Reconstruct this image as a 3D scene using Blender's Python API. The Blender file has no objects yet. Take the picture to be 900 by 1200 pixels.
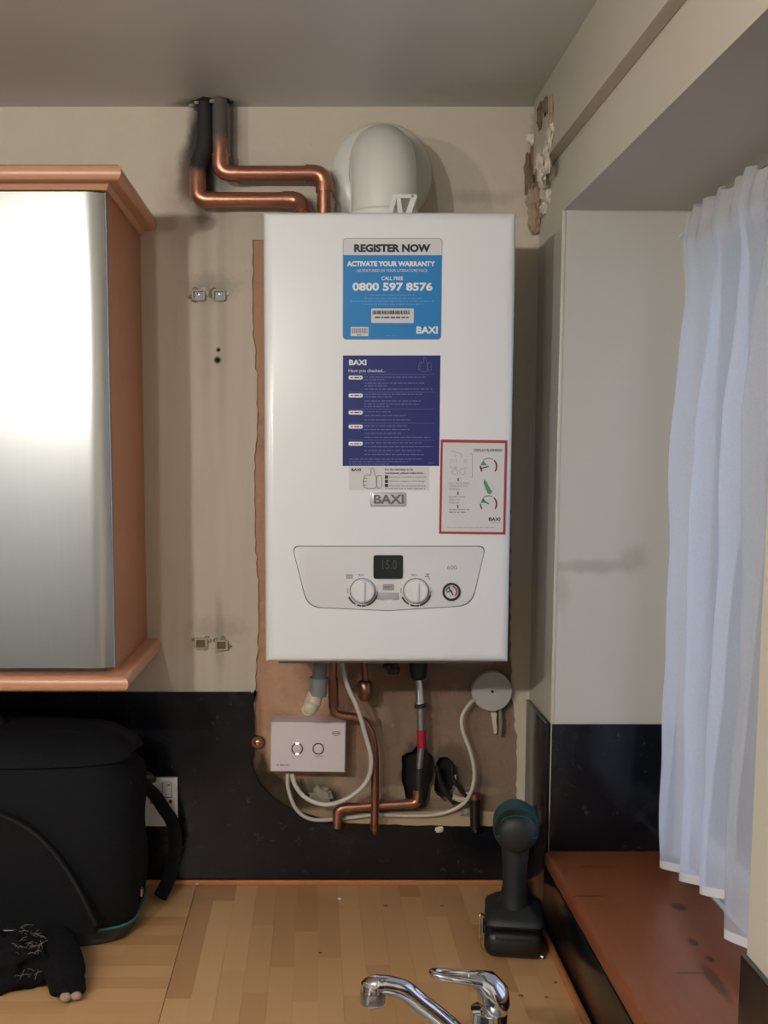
import bpy, bmesh, math, random
from mathutils import Vector, Matrix, noise
random.seed(7)
R = math.radians
sc = bpy.context.scene
COL = sc.collection

# ------------------------------------------------------------------ camera
PITCH = math.atan(.11)
CAM = Vector((0, -2.0, 1.69)); FPX = 1300.0; CX, CY = 370.0, 677.0
cam = bpy.data.cameras.new('camera'); co = bpy.data.objects.new('camera', cam); COL.objects.link(co)
co.location = CAM; co.rotation_euler = (math.pi / 2 - PITCH, 0, 0)
cam.sensor_width = 36; cam.sensor_fit = 'AUTO'; cam.lens = 36 * FPX / 1200
cam.shift_x = (450 - CX) / 1200; cam.shift_y = (CY - 600) / 1200
cam.clip_start = .02
sc.camera = co
# ------------------------------------------------------------------ sky, daylight, exposure
w = bpy.data.worlds.new('world'); sc.world = w; w.use_nodes = True
bg = w.node_tree.nodes['Background']; bg.inputs[1].default_value = 2.5
wt = w.node_tree; wtc = wt.nodes.new('ShaderNodeTexCoord'); wsp = wt.nodes.new('ShaderNodeSeparateXYZ'); wr0 = wt.nodes.new('ShaderNodeValToRGB')   # pale sky over dark ground
wt.links.new(wtc.outputs['Generated'], wsp.inputs[0]); wt.links.new(wsp.outputs[2], wr0.inputs[0]); wt.links.new(wr0.outputs[0], bg.inputs[0])
wr0.color_ramp.elements[0].position = 0.0; wr0.color_ramp.elements[0].color = (.10, .11, .12, 1); wr0.color_ramp.elements[1].position = .06; wr0.color_ramp.elements[1].color = (.55, .68, 1.0, 1)
sc.view_settings.view_transform = 'Standard'; sc.view_settings.look = 'None'
sc.view_settings.gamma = 1; sc.view_settings.use_curve_mapping = False
sc.view_settings.exposure = 0.38
sc.cycles.use_denoising = True
sc.cycles.max_bounces = 8; sc.cycles.transparent_max_bounces = 12
sc.cycles.caustics_reflective = False; sc.cycles.caustics_refractive = False
sc.cycles.sample_clamp_indirect = 4
LAMP = Vector((-.78, -2.12, 2.08))
def point_light(name, loc, energy, col, r):
    l = bpy.data.lights.new(name, 'POINT'); l.energy = energy; l.color = col; l.shadow_soft_size = r
    o = bpy.data.objects.new(name, l); COL.objects.link(o); o.location = loc; return o
point_light('spotlight_glow', LAMP, 28, (1.0, .94, .86), .03)
point_light('spotlight_glow', LAMP + Vector((.32, 0, 0)), 11, (1.0, .94, .86), .03)
point_light('spotlight_glow', LAMP + Vector((-.74, 0, 0)), 20, (1.0, .94, .86), .03)
rl = bpy.data.lights.new('rear_fill', 'AREA'); rl.shape = 'RECTANGLE'; rl.size = 1.0; rl.size_y = 1.1; rl.energy = 1.5; rl.color = (.88, .94, 1.0)  # added soft cool fill from behind; the rear wall has no window
rlo = bpy.data.objects.new('rear_fill', rl); COL.objects.link(rlo); rlo.location = (-1.45, -3.36, 1.6); rlo.rotation_euler = (R(90), 0, 0)
pl = bpy.data.lights.new('window_portal', 'AREA'); pl.shape = 'RECTANGLE'; pl.size = .84; pl.size_y = 1.05
plo = bpy.data.objects.new('window_portal', pl); COL.objects.link(plo); plo.location = (.72, -.6, 1.55)
plo.rotation_euler = (0, R(90), 0); pl.cycles.is_portal = True; pl.size, pl.size_y = 1.1, .9

def ray(px, py):
    u = (px - CX) / FPX; v = (CY - py) / FPX
    return Vector((u, math.cos(PITCH) + v * math.sin(PITCH), -math.sin(PITCH) + v * math.cos(PITCH)))
def P(px, py, Y):
    "the point of the upright plane y=Y that the photo shows at px,py"
    d = ray(px, py); return CAM + d * ((Y - CAM.y) / d.y)
def PZ(px, py, Z):
    d = ray(px, py); return CAM + d * ((Z - CAM.z) / d.z)

# ------------------------------------------------------------------ materials
def lin(c): return tuple((x / 12.92 if x <= .04045 else ((x + .055) / 1.055) ** 2.4) for x in c)
MATS = {}
class N:
    def __init__(s, name):
        s.m = bpy.data.materials.new(name); s.m.use_nodes = True; s.t = s.m.node_tree; s.nd = s.t.nodes
        s.b = s.nd['Principled BSDF']; s.out = s.nd['Material Output']
        s.tc = s.nd.new('ShaderNodeTexCoord'); s.co = s.tc.outputs['Object']
    def l(s, a, b): s.t.links.new(a, b)
    def _in(s, sock, v):
        if v is None: return
        if isinstance(v, bpy.types.NodeSocket): s.l(v, sock)
        else: sock.default_value = v
    def math(s, op, a, b=None, c=None, clamp=False):
        n = s.nd.new('ShaderNodeMath'); n.operation = op; n.use_clamp = clamp
        for i, v in enumerate((a, b, c)): s._in(n.inputs[i], v)
        return n.outputs[0]
    def noise(s, scale, detail=3, rough=.5, vec=None, dist=0):
        n = s.nd.new('ShaderNodeTexNoise'); n.inputs['Scale'].default_value = scale; n.inputs['Detail'].default_value = detail
        n.inputs['Roughness'].default_value = rough; n.inputs['Distortion'].default_value = dist; s.l(vec or s.co, n.inputs['Vector']); return n.outputs['Fac']
    def vec(s, sx, sy, sz, src=None):
        n = s.nd.new('ShaderNodeMapping'); n.inputs['Scale'].default_value = (sx, sy, sz); s.l(src or s.co, n.inputs['Vector']); return n.outputs[0]
    def ramp(s, f, *st):
        n = s.nd.new('ShaderNodeValToRGB'); e = n.color_ramp.elements
        while len(e) < len(st): e.new(.5)
        for k, (p, c) in zip(e, st): k.position = p; k.color = (*(c if isinstance(c, tuple) else (c, c, c)), 1)
        s.l(f, n.inputs[0]); return n.outputs[0]
    def mix(s, f, a, b):
        n = s.nd.new('ShaderNodeMix'); n.data_type = 'RGBA'
        s._in(n.inputs[0], f)
        for i, v in ((6, a), (7, b)):
            s._in(n.inputs[i], (*v, 1) if isinstance(v, tuple) else v)
        return n.outputs[2]
    def xyz(s):
        n = s.nd.new('ShaderNodeSeparateXYZ'); s.l(s.co, n.inputs[0]); return n.outputs
    def step(s, v, a, b):
        n = s.nd.new('ShaderNodeMapRange'); n.interpolation_type = 'SMOOTHSTEP'
        for i, q in enumerate((v, a, b, 0.0, 1.0)): s._in(n.inputs[i], q)
        return n.outputs[0]
    def blot(s, ax, az, cx, cz, rx, rz, nz, amp=.8, soft=.5):
        "1 inside a ragged ellipse"
        dx = s.math('DIVIDE', s.math('SUBTRACT', ax, cx), rx); dz = s.math('DIVIDE', s.math('SUBTRACT', az, cz), rz)
        d = s.math('SQRT', s.math('ADD', s.math('MULTIPLY', dx, dx), s.math('MULTIPLY', dz, dz)))
        d = s.math('ADD', d, s.math('MULTIPLY', s.math('SUBTRACT', nz, .5), amp * 2))
        return s.step(d, 1 + soft, 1 - soft)
    def bump(s, h, strength=.3, dist=.002):
        n = s.nd.new('ShaderNodeBump'); n.inputs['Strength'].default_value = strength; n.inputs['Distance'].default_value = dist
        s.l(h, n.inputs['Height']); s.l(n.outputs[0], s.b.inputs['Normal'])
    def base(s, c, rough=.5, metal=0.0, spec=.5, coat=0.0):
        s._in(s.b.inputs['Base Color'], (*c, 1) if isinstance(c, tuple) else c)
        s._in(s.b.inputs['Roughness'], rough); s._in(s.b.inputs['Metallic'], metal)
        s.b.inputs['Specular IOR Level'].default_value = spec; s.b.inputs['Coat Weight'].default_value = coat
        return s
def simple(name, c, rough=.5, metal=0., var=.06, scale=30, bump=0., spec=.5, coat=0.):
    n = N(name); f = n.noise(scale)
    a = tuple(x * (1 - var) for x in c); b = tuple(min(1, x * (1 + var)) for x in c)
    n.base(n.mix(f, a, b), rough, metal, spec, coat)
    if bump: n.bump(f, bump)
    MATS[name] = n.m; return n.m
def glow(name, c, e):
    n = N(name); n.base(c, .4); n.b.inputs['Emission Color'].default_value = (*c, 1); n.b.inputs['Emission Strength'].default_value = e
    return n.m

def mat_wall():
    n = N('painted_plaster'); x, y, z = n.xyz()
    big = n.noise(3.5, 4); med = n.noise(22, 5, .6); fine = n.noise(90, 4)
    up = n.mix(med, (.58, .51, .415), (.65, .585, .485))
    vs = n.noise(5, 3, .5, n.vec(9, 1, .55))
    lo = n.mix(vs, (.58, .515, .42), (.70, .63, .515))
    band = n.step(n.math('ADD', z, n.math('MULTIPLY', med, .006)), 2.107, 2.110)
    c = n.mix(band, lo, up)
    # soot, scorch and dirt marks left on the paint
    s = n.blot(x, z, -.200, 2.205, .024, .105, med, .35, .35); c = n.mix(n.math('MULTIPLY', s, .97), c, (.022, .021, .021)); s = n.blot(x, z, -.187, 2.155, .014, .035, med, .5, .4); c = n.mix(n.math('MULTIPLY', s, .95), c, (.02, .02, .021))
    s = n.blot(x, z, -.160, 2.235, .024, .11, med, .4, .7); c = n.mix(n.math('MULTIPLY', s, .75), c, (.10, .09, .085))
    s = n.blot(x, z, -.222, 2.175, .018, .045, med, .7, .6); c = n.mix(n.math('MULTIPLY', s, .85), c, (.05, .035, .03)); s = n.blot(x, z, -.235, 2.12, .03, .07, med, .5, .9); c = n.mix(n.math('MULTIPLY', s, .4), c, (.25, .15, .10))
    s = n.blot(x, z, .29, 2.14, .05, .012, med, 1.0, .5); c = n.mix(n.math('MULTIPLY', s, .35), c, (.26, .26, .22))
    s = n.blot(x, z, -.195, 1.95, .012, .16, med, .5, .7); c = n.mix(n.math('MULTIPLY', s, .35), c, (.32, .31, .25))
    s = n.blot(x, z, -.166, 1.95, .008, .2, med, .5, .7); c = n.mix(n.math('MULTIPLY', s, .3), c, (.30, .29, .23))
    s = n.blot(x, z, -.175, 1.36, .008, .08, med, .7, .5); c = n.mix(n.math('MULTIPLY', s, .35), c, (.22, .21, .18))
    s = n.blot(x, z, -.18, 1.375, .045, .02, fine, .8, .7); c = n.mix(n.math('MULTIPLY', s, .35), c, (.30, .25, .18))
    s = n.blot(x, z, -.185, 1.985, .04, .02, fine, .8, .7); c = n.mix(n.math('MULTIPLY', s, .4), c, (.20, .18, .15))
    s = n.blot(x, z, .385, 2.20, .014, .09, fine, .8, .5); c = n.mix(n.math('MULTIPLY', s, .5), c, (.30, .22, .14))
    spk = n.step(n.noise(60, 2), .70, .76); c = n.mix(n.math('MULTIPLY', spk, .25), c, (.25, .2, .16))
    n.base(c, .62, 0, .35); n.bump(n.math('ADD', n.math('MULTIPLY', big, 2), n.math('MULTIPLY', fine, .5)), .25, .004); return n.m
def mat_bare():
    n = N('bare_pink_plaster'); x, y, z = n.xyz()
    big = n.noise(6, 5, .6); med = n.noise(24, 5, .65); fine = n.noise(110, 4)
    c = n.mix(big, (.50, .29, .185), (.60, .365, .24))
    c = n.mix(n.step(med, .52, .75), c, (.40, .26, .175))
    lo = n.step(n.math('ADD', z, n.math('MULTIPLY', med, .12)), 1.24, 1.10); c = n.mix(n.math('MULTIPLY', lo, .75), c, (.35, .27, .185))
    rt = n.step(n.math('ADD', x, n.math('MULTIPLY', med, .1)), .05, .2); c = n.mix(n.math('MULTIPLY', rt, .8), c, (.21, .155, .115))  # boiler's shadow painted into the plaster colour towards the right
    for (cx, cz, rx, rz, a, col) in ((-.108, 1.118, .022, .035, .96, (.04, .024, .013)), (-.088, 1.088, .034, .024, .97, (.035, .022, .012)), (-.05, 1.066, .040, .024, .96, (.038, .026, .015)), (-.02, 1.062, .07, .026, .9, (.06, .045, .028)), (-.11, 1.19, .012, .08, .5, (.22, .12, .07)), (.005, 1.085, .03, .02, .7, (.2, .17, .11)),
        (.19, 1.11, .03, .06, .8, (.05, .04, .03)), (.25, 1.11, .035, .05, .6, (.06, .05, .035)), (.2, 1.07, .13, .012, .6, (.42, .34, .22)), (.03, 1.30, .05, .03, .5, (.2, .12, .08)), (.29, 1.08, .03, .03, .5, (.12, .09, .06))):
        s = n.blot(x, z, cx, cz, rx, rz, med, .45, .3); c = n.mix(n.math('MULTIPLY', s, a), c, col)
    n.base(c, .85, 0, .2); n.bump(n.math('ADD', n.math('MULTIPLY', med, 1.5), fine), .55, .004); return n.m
def mat_cream(name, a, b, spots=(), axis=0):
    n = N(name); x, y, z = n.xyz(); u = x if axis == 0 else y
    big = n.noise(4, 4); med = n.noise(25, 5, .6)
    c = n.mix(big, a, b)
    for (cx, cz, rx, rz, al, col) in spots:
        s = n.blot(u, z, cx, cz, rx, rz, med, .9, .6); c = n.mix(n.math('MULTIPLY', s, al), c, col)
    n.base(c, .55, 0, .4); n.bump(n.math('ADD', n.math('MULTIPLY', big, 2), n.math('MULTIPLY', n.noise(120, 3), .3)), .18, .004); return n.m
def mat_ceiling():
    n = N('ceiling_paint'); x, y, z = n.xyz(); big = n.noise(2.2, 4); med = n.noise(30, 5, .6)
    c = n.mix(big, (.60, .595, .59), (.67, .665, .66))
    s = n.blot(x, y, -.185, -.005, .055, .035, med, .5, .5); c = n.mix(n.math('MULTIPLY', s, .9), c, (.05, .045, .04))
    s = n.blot(x, y, -.2, -.03, .035, .22, med, .3, .9); c = n.mix(n.math('MULTIPLY', s, .2), c, (.2, .2, .2))
    s = n.blot(x, y, .32, -.05, .12, .1, med, .6, .8); c = n.mix(n.math('MULTIPLY', s, .35), c, (.30, .25, .17))
    n.base(c, .42, 0, .5); n.bump(big, .2, .01); return n.m
def mat_laminate():
    n = N('black_granite_laminate'); a = n.noise(9, 6, .65, None, 1.2); b = n.noise(45, 5, .7)
    c = n.mix(n.step(a, .45, .75), (.005, .006, .009), (.013, .0145, .019)); c = n.mix(n.step(b, .60, .78), c, (.05, .052, .058))
    n.base(c, n.ramp(b, (0, .14), (1, .26)), 0, .42); return n.m
def mat_wood(name, a, b, c2, rough=.4, vscale=(1, 1, 1), rnd=0.0, spec=.5, knots=()):
    n = N(name); v = n.vec(*vscale)
    if rnd:
        oi = n.nd.new('ShaderNodeObjectInfo'); r = oi.outputs['Random']
        cmb = n.nd.new('ShaderNodeCombineXYZ'); n.l(n.math('MULTIPLY', r, 37.0), cmb.inputs[0]); n.l(n.math('MULTIPLY', r, 11.0), cmb.inputs[1])
        ad = n.nd.new('ShaderNodeVectorMath'); n.l(v, ad.inputs[0]); n.l(cmb.outputs[0], ad.inputs[1]); v = ad.outputs[0]
    g = n.noise(5, 5, .6, v, .6); g2 = n.noise(38, 3, .6, v)
    c = n.mix(g, a, b); c = n.mix(n.math('MULTIPLY', n.step(g2, .55, .8), .5), c, c2)
    if rnd: c = n.mix(n.math('MULTIPLY', r, rnd), c, c2)
    x, y, z = n.xyz()
    for (cx, cy, rx, ry, al) in knots:
        s = n.blot(x, y, cx, cy, rx, ry, n.noise(30, 3), .35, .35); c = n.mix(n.math('MULTIPLY', s, al), c, (.045, .022, .012))
    n.base(c, rough, 0, spec); n.bump(g2, .06, .001); return n.m
def mat_brushed(name, c, rough, an=.6):
    n = N(name); g = n.noise(6, 4, .6, n.vec(60, 60, 1.2))
    n.base(n.mix(g, tuple(x * .93 for x in c), c), rough, .9, .5)
    n.b.inputs['Anisotropic'].default_value = an
    tg = n.nd.new('ShaderNodeTangent'); tg.direction_type = 'RADIAL'; tg.axis = 'Z'; n.l(tg.outputs[0], n.b.inputs['Tangent'])
    n.bump(g, .04, .0005); return n.m
def mat_copper(name, tint=1.0, soot=None):
    n = N(name); g = n.noise(30, 4, .6); g2 = n.noise(140, 3)
    c = n.mix(g, (.43 * tint, .185 * tint, .12 * tint), (.54 * tint, .27 * tint, .185 * tint)); c = n.mix(n.math('MULTIPLY', n.step(g2, .55, .8), .35), c, (.20, .08, .05))
    r = .33; m = .85
    if soot:
        x, y, z = n.xyz(); s = n.step(n.math('ADD', z, n.math('MULTIPLY', g, .03)), soot[0], soot[1]); c = n.mix(s, c, soot[2]); r = n.math('ADD', .33, n.math('MULTIPLY', s, .5)); m = n.math('SUBTRACT', .85, n.math('MULTIPLY', s, .8))
    n.base(c, r, m, .5); n.bump(g2, .08, .001); return n.m
def mat_curtain():
    n = N('sheer_voile'); wv = n.noise(400, 2)
    t = n.nd.new('ShaderNodeBsdfTranslucent'); t.inputs[0].default_value = (.86, .88, .93, 1)
    d = n.nd.new('ShaderNodeBsdfDiffuse'); d.inputs[0].default_value = (.80, .81, .84, 1)
    tr = n.nd.new('ShaderNodeBsdfTransparent'); tr.inputs[0].default_value = (1, 1, 1, 1)
    m1 = n.nd.new('ShaderNodeMixShader'); m1.inputs[0].default_value = .5; n.l(d.outputs[0], m1.inputs[1]); n.l(t.outputs[0], m1.inputs[2])
    m2 = n.nd.new('ShaderNodeMixShader'); n.l(n.math('ADD', .24, n.math('MULTIPLY', wv, .12)), m2.inputs[0]); n.l(m1.outputs[0], m2.inputs[1]); n.l(tr.outputs[0], m2.inputs[2])
    n.l(m2.outputs[0], n.out.inputs['Surface']); return n.m
def mat_glass():
    n = N('window_glass'); g = n.nd.new('ShaderNodeBsdfGlossy'); g.inputs['Roughness'].default_value = .02
    tr = n.nd.new('ShaderNodeBsdfTransparent'); tr.inputs[0].default_value = (.95, .97, .97, 1); fr = n.nd.new('ShaderNodeFresnel'); fr.inputs[0].default_value = 1.45
    m = n.nd.new('ShaderNodeMixShader'); n.l(fr.outputs[0], m.inputs[0]); n.l(tr.outputs[0], m.inputs[1]); n.l(g.outputs[0], m.inputs[2]); n.l(m.outputs[0], n.out.inputs['Surface']); return n.m

WALL = mat_wall(); BARE = mat_bare(); CEIL = mat_ceiling(); LAM = mat_laminate()
RWALL = mat_cream('right_wall_paint', (.56, .52, .43), (.63, .59, .50), ((-.02, 2.2, .03, .09, .4, (.3, .22, .14)),), 1)
REVEAL = mat_cream('reveal_paint', (.56, .54, .49), (.63, .60, .55), ((.45, 1.51, .05, .010, .40, (.25, .21, .17)), (.52, 1.52, .02, .02, .35, (.3, .25, .2)), (.402, 1.47, .012, .03, .3, (.34, .3, .25))), 0)
CREAM = simple('cream_gloss', (.62, .58, .48), .4)
MIDP = simple('mid_paint', (.20, .20, .19), .5)
STAVE = mat_wood('beech_stave', (.64, .37, .165), (.76, .48, .24), (.42, .215, .085), .34, (2.2, 26, 26), .75)
STAVEY = mat_wood('beech_stave_lengthwise', (.62, .365, .165), (.73, .46, .235), (.41, .21, .085), .34, (26, 2.2, 26), .75)
SLAB = mat_wood('beech_core', (.46, .25, .11), (.52, .29, .13), (.38, .19, .08), .4, (2, 20, 20))
TRIMW = mat_wood('orange_wood_trim', (.50, .19, .07), (.58, .24, .095), (.36, .12, .045), .35, (2, 20, 20))
CABW = mat_wood('cherry_wood', (.48, .195, .10), (.54, .235, .125), (.40, .155, .08), .42, (16, 16, 1.2))
CORN = mat_wood('cherry_moulding', (.56, .27, .15), (.62, .32, .19), (.48, .21, .11), .32, (1.2, 16, 16))
SILLM = mat_wood('worn_pine', (.22, .066, .026), (.30, .10, .044), (.14, .04, .017), .34, (16, 2, 16), 0, .5,
                 ((.535, -.43, .010, .013, .9), (.515, -.55, .006, .012, .85), (.505, -.66, .008, .05, .7), (.52, -.60, .005, .01, .8), (.455, -.27, .03, .006, .6), (.41, -.39, .025, .003, .7), (.48, -.64, .02, .003, .6)))
DOORM = mat_brushed('brushed_steel_foil', (.48, .49, .485), .30, .3)
STEEL = simple('steel', (.55, .56, .57), .3, 1.0)
CHROME = simple('chrome', (.72, .73, .75), .07, 1.0, .02)
WHITE = simple('white_enamel', (.84, .86, .88), .28, 0, .01, 5, 0, .5, .25)
WPLAST = simple('white_plastic', (.76, .76, .75), .35, 0, .02)
FLUEM = simple('flue_white', (.74, .73, .69), .32, 0, .04, 12)
KNOBM = simple('knob_plastic', (.78, .79, .80), .22, 0, .02, 10, 0, .5, .5)
PANELM = simple('panel_plastic', (.74, .74, .75), .32, 0, .02)
GROOVE = simple('dark_groove', (.10, .10, .11), .5)
SCREEN = simple('display_glass', (.018, .024, .022), .18)
DIGIT = simple('lcd_digit', (.045, .058, .052), .4)
BLUE = simple('sticker_blue', (.008, .22, .56), .4, 0, .02)
NAVY = simple('sticker_navy', (.012, .022, .17), .35, 0, .03)
PAPER = simple('sticker_white', (.68, .68, .69), .45, 0, .02)
INK = simple('ink_black', (.02, .02, .028), .5)
GREYINK = simple('ink_grey', (.28, .28, .30), .5)
PALEINK = simple('ink_pale', (.55, .60, .70), .5)
DIMINK = simple('ink_dim_blue', (.13, .16, .36), .5)
WINK = simple('ink_white', (.82, .84, .86), .5)
RED = simple('border_red', (.40, .035, .035), .45, 0, .05)
GREEN = simple('ink_green', (.10, .30, .18), .5)
GREYP = simple('grey_pipe_plastic', (.20, .21, .21), .45)
CREAMP = simple('cream_plastic', (.62, .54, .40), .4)
COPPER = mat_copper('copper', 1.0)
COPSOOT = mat_copper('sooted_copper', 1.0, (2.165, 2.205, (.055, .05, .045)))
COPB = mat_copper('blackened_copper', .9, (2.14, 2.165, (.025, .024, .024)))
OLDCOP = mat_copper('dull_copper', .62)
IRON = simple('dark_iron', (.045, .042, .04), .5, .5, .3, 60)
PINKW = simple('control_box_plastic', (.72, .66, .68), .4, 0, .01)
CABLE = simple('white_cable', (.60, .57, .50), .45)
GREYD = simple('grey_white_plastic', (.50, .50, .47), .5)
BLACKF = simple('black_canvas', (.0055, .006, .0075), .85, 0, .3, 200, .4, .2)
BLACKP = simple('black_plastic', (.007, .008, .009), .42, 0, .2, 60)
BAGBASE = simple('grey_rubber_base', (.035, .038, .036), .6, 0, .2, 80)
TEAL = simple('teal_piping', (.02, .16, .14), .5)
TEALP = simple('teal_plastic', (.008, .085, .085), .42, 0, .05)
DRILLG = simple('charcoal_rubber', (.012, .015, .018), .55, 0, .15, 80)
KNIT = simple('black_knit', (.006, .006, .007), .95, 0, .4, 300, .8, .15)
LINT = simple('pale_lint', (.30, .29, .24), .8)
TIPM = simple('worn_fingertip', (.34, .24, .18), .7, 0, .2, 80)
BRASS = simple('brass', (.62, .44, .18), .25, 1)
FOAM = simple('crumbly_plaster', (.72, .65, .53), .9, 0, .12, 60, .6, .2)
DIRT = simple('brown_rubble', (.20, .145, .09), .95, 0, .4, 70, .9, .2)
DARK = simple('cavity_dark', (.012, .010, .009), .95)
BATTEN = mat_wood('batten_wood', (.42, .31, .18), (.50, .38, .24), (.3, .2, .11), .7, (2, 20, 20))
FLOORM = mat_wood('brown_floor', (.22, .15, .10), (.28, .19, .12), (.15, .1, .07), .5, (2, 12, 12))
UPVC = simple('upvc_frame', (.70, .69, .64), .35)
REDTAPE = simple('red_tape', (.38, .01, .04), .5)
SILVER = simple('silver_sleeve', (.42, .42, .41), .38, .9)
FASCIA = simple('base_unit_front', (.5, .48, .44), .4)
MORTAR = simple('mortar_grey', (.30, .27, .21), .95, 0, .3, 60, .8, .2)

# ------------------------------------------------------------------ mesh helpers
def link(name, bm, m, parent=None, smooth=True, kind=None, label=None, ang=35):
    bmesh.ops.recalc_face_normals(bm, faces=bm.faces[:])
    me = bpy.data.meshes.new(name); bm.to_mesh(me); bm.free(); me.materials.append(m)
    if smooth:
        for p in me.polygons: p.use_smooth = True
        me.set_sharp_from_angle(angle=R(ang))
    o = bpy.data.objects.new(name, me); COL.objects.link(o); o.parent = parent
    if kind: o['kind'] = kind
    if label: o['label'] = label
    return o
def tag(o, label, cat, group=None):
    o['label'] = label; o['category'] = cat
    if group: o['group'] = group
    return o
def thing(name, label, cat, loc=(0, 0, 0), group=None, rz=0):
    o = bpy.data.objects.new(name, None); COL.objects.link(o); o.location = loc; o.rotation_euler.z = rz; o.empty_display_size = .05
    return tag(o, label, cat, group)
def nb(): return bmesh.new()
def add_box(bm, x0, x1, y0, y1, z0, z1, bev=0, seg=2):
    r = bmesh.ops.create_cube(bm, size=1)
    vs = r['verts']
    for v in vs: v.co = Vector(((x0 + x1) / 2 + v.co.x * (x1 - x0), (y0 + y1) / 2 + v.co.y * (y1 - y0), (z0 + z1) / 2 + v.co.z * (z1 - z0)))
    if bev:
        es = list({e for v in vs for e in v.link_edges})
        bmesh.ops.bevel(bm, geom=es, offset=bev, segments=seg, profile=.5, affect='EDGES')
    return vs
def box(name, x0, x1, y0, y1, z0, z1, m, parent=None, bev=0, kind=None, label=None, seg=2):
    bm = nb(); add_box(bm, x0, x1, y0, y1, z0, z1, bev, seg); return link(name, bm, m, parent, True, kind, label)
def add_prism(bm, pts, y0, y1, bev=0, seg=2):
    "pts: (x,z) outline; front at y0 (towards camera), back at y1; front edge bevelled"
    f = [bm.verts.new((x, y0, z)) for x, z in pts]; b = [bm.verts.new((x, y1, z)) for x, z in pts]
    ff = bm.faces.new(f); bm.faces.new(b[::-1]); n = len(pts)
    for i in range(n): bm.faces.new((f[i], b[i], b[(i + 1) % n], f[(i + 1) % n]))
    if bev: bmesh.ops.bevel(bm, geom=list(ff.edges), offset=bev, segments=seg, profile=.5, affect='EDGES')
def prism(name, pts, y0, y1, m, parent=None, bev=0, **k):
    bm = nb(); add_prism(bm, pts, y0, y1, bev); return link(name, bm, m, parent, **k)
def rrect(x0, x1, z0, z1, r, n=4):
    o = []
    for cx, cz, a in ((x1 - r, z1 - r, 0), (x0 + r, z1 - r, 90), (x0 + r, z0 + r, 180), (x1 - r, z0 + r, 270)):
        for i in range(n + 1): t = R(a + 90 * i / n); o.append((cx + r * math.cos(t), cz + r * math.sin(t)))
    return o
def add_lathe(bm, prof, c, axis, seg=32):
    "prof: (radius, height along axis)"
    axis = Vector(axis).normalized(); q = axis.to_track_quat('Z', 'Y'); c = Vector(c); rings = []
    for r, h in prof:
        if r < 1e-6: rings.append([bm.verts.new(c + q @ Vector((0, 0, h)))])
        else: rings.append([bm.verts.new(c + q @ Vector((r * math.cos(2 * math.pi * i / seg), r * math.sin(2 * math.pi * i / seg), h))) for i in range(seg)])
    for a, b in zip(rings, rings[1:]):
        for i in range(seg):
            j = (i + 1) % seg
            if len(a) == 1 and len(b) == 1: continue
            if len(a) == 1: bm.faces.new((a[0], b[i], b[j]))
            elif len(b) == 1: bm.faces.new((a[i], a[j], b[0]))
            else: bm.faces.new((a[i], a[j], b[j], b[i]))
def lathe(name, prof, c, axis, m, parent=None, seg=32, **k):
    bm = nb(); add_lathe(bm, prof, c, axis, seg); return link(name, bm, m, parent, **k)
def add_tube(bm, pts, r, seg=12, flat=None, cap=True):
    "tube along pts; r a number or a list; flat=(normal, ratio) squashes"
    pts = [Vector(p) for p in pts]; n = len(pts); rs = r if isinstance(r, (list, tuple)) else [r] * n
    T = [(pts[min(i + 1, n - 1)] - pts[max(i - 1, 0)]).normalized() for i in range(n)]
    up = Vector(flat[0]) if flat else (Vector((0, 0, 1)) if abs(T[0].z) < .9 else Vector((1, 0, 0)))
    rings = []
    for i, p in enumerate(pts):
        a = up - T[i] * up.dot(T[i])
        if a.length < 1e-4: a = T[i].orthogonal()
        a.normalize(); b = T[i].cross(a); k = flat[1] if flat else 1
        if not flat: up = a
        rings.append([bm.verts.new(p + a * (rs[i] * k * math.cos(2 * math.pi * j / seg)) + b * (rs[i] * math.sin(2 * math.pi * j / seg))) for j in range(seg)])
    for A, B in zip(rings, rings[1:]):
        for j in range(seg): bm.faces.new((A[j], A[(j + 1) % seg], B[(j + 1) % seg], B[j]))
    if cap: bm.faces.new(rings[0][::-1]); bm.faces.new(rings[-1])
def tube(name, pts, r, m, parent=None, seg=12, flat=None, **k):
    bm = nb(); add_tube(bm, pts, r, seg, flat); return link(name, bm, m, parent, ang=60, **k)
def spline(pts, n=8):
    pts = [Vector(p) for p in pts]; q = [pts[0] * 2 - pts[1]] + pts + [pts[-1] * 2 - pts[-2]]; o = []
    for i in range(1, len(q) - 2):
        for k in range(n):
            t = k / n; a, b, c, d = q[i - 1:i + 3]
            o.append(.5 * ((2 * b) + (c - a) * t + (2 * a - 5 * b + 4 * c - d) * t * t + (3 * b - a - 3 * c + d) * t ** 3))
    o.append(pts[-1]); return o
def add_blob(bm, c, s, sub=2, amp=.15, freq=3., seed=0):
    r = bmesh.ops.create_icosphere(bm, subdivisions=sub, radius=1)
    for v in r['verts']:
        d = v.co.normalized(); k = 1 + amp * noise.noise(d * freq + Vector((seed * 7.1, seed * 3.3, seed))); v.co = Vector((c[0] + d.x * s[0] * k, c[1] + d.y * s[1] * k, c[2] + d.z * s[2] * k))
def blob(name, c, s, m, parent=None, **k):
    g = {q: k.pop(q) for q in list(k) if q in ('sub', 'amp', 'freq', 'seed')}
    bm = nb(); add_blob(bm, c, s, **g); return link(name, bm, m, parent, ang=80, **k)
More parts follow.
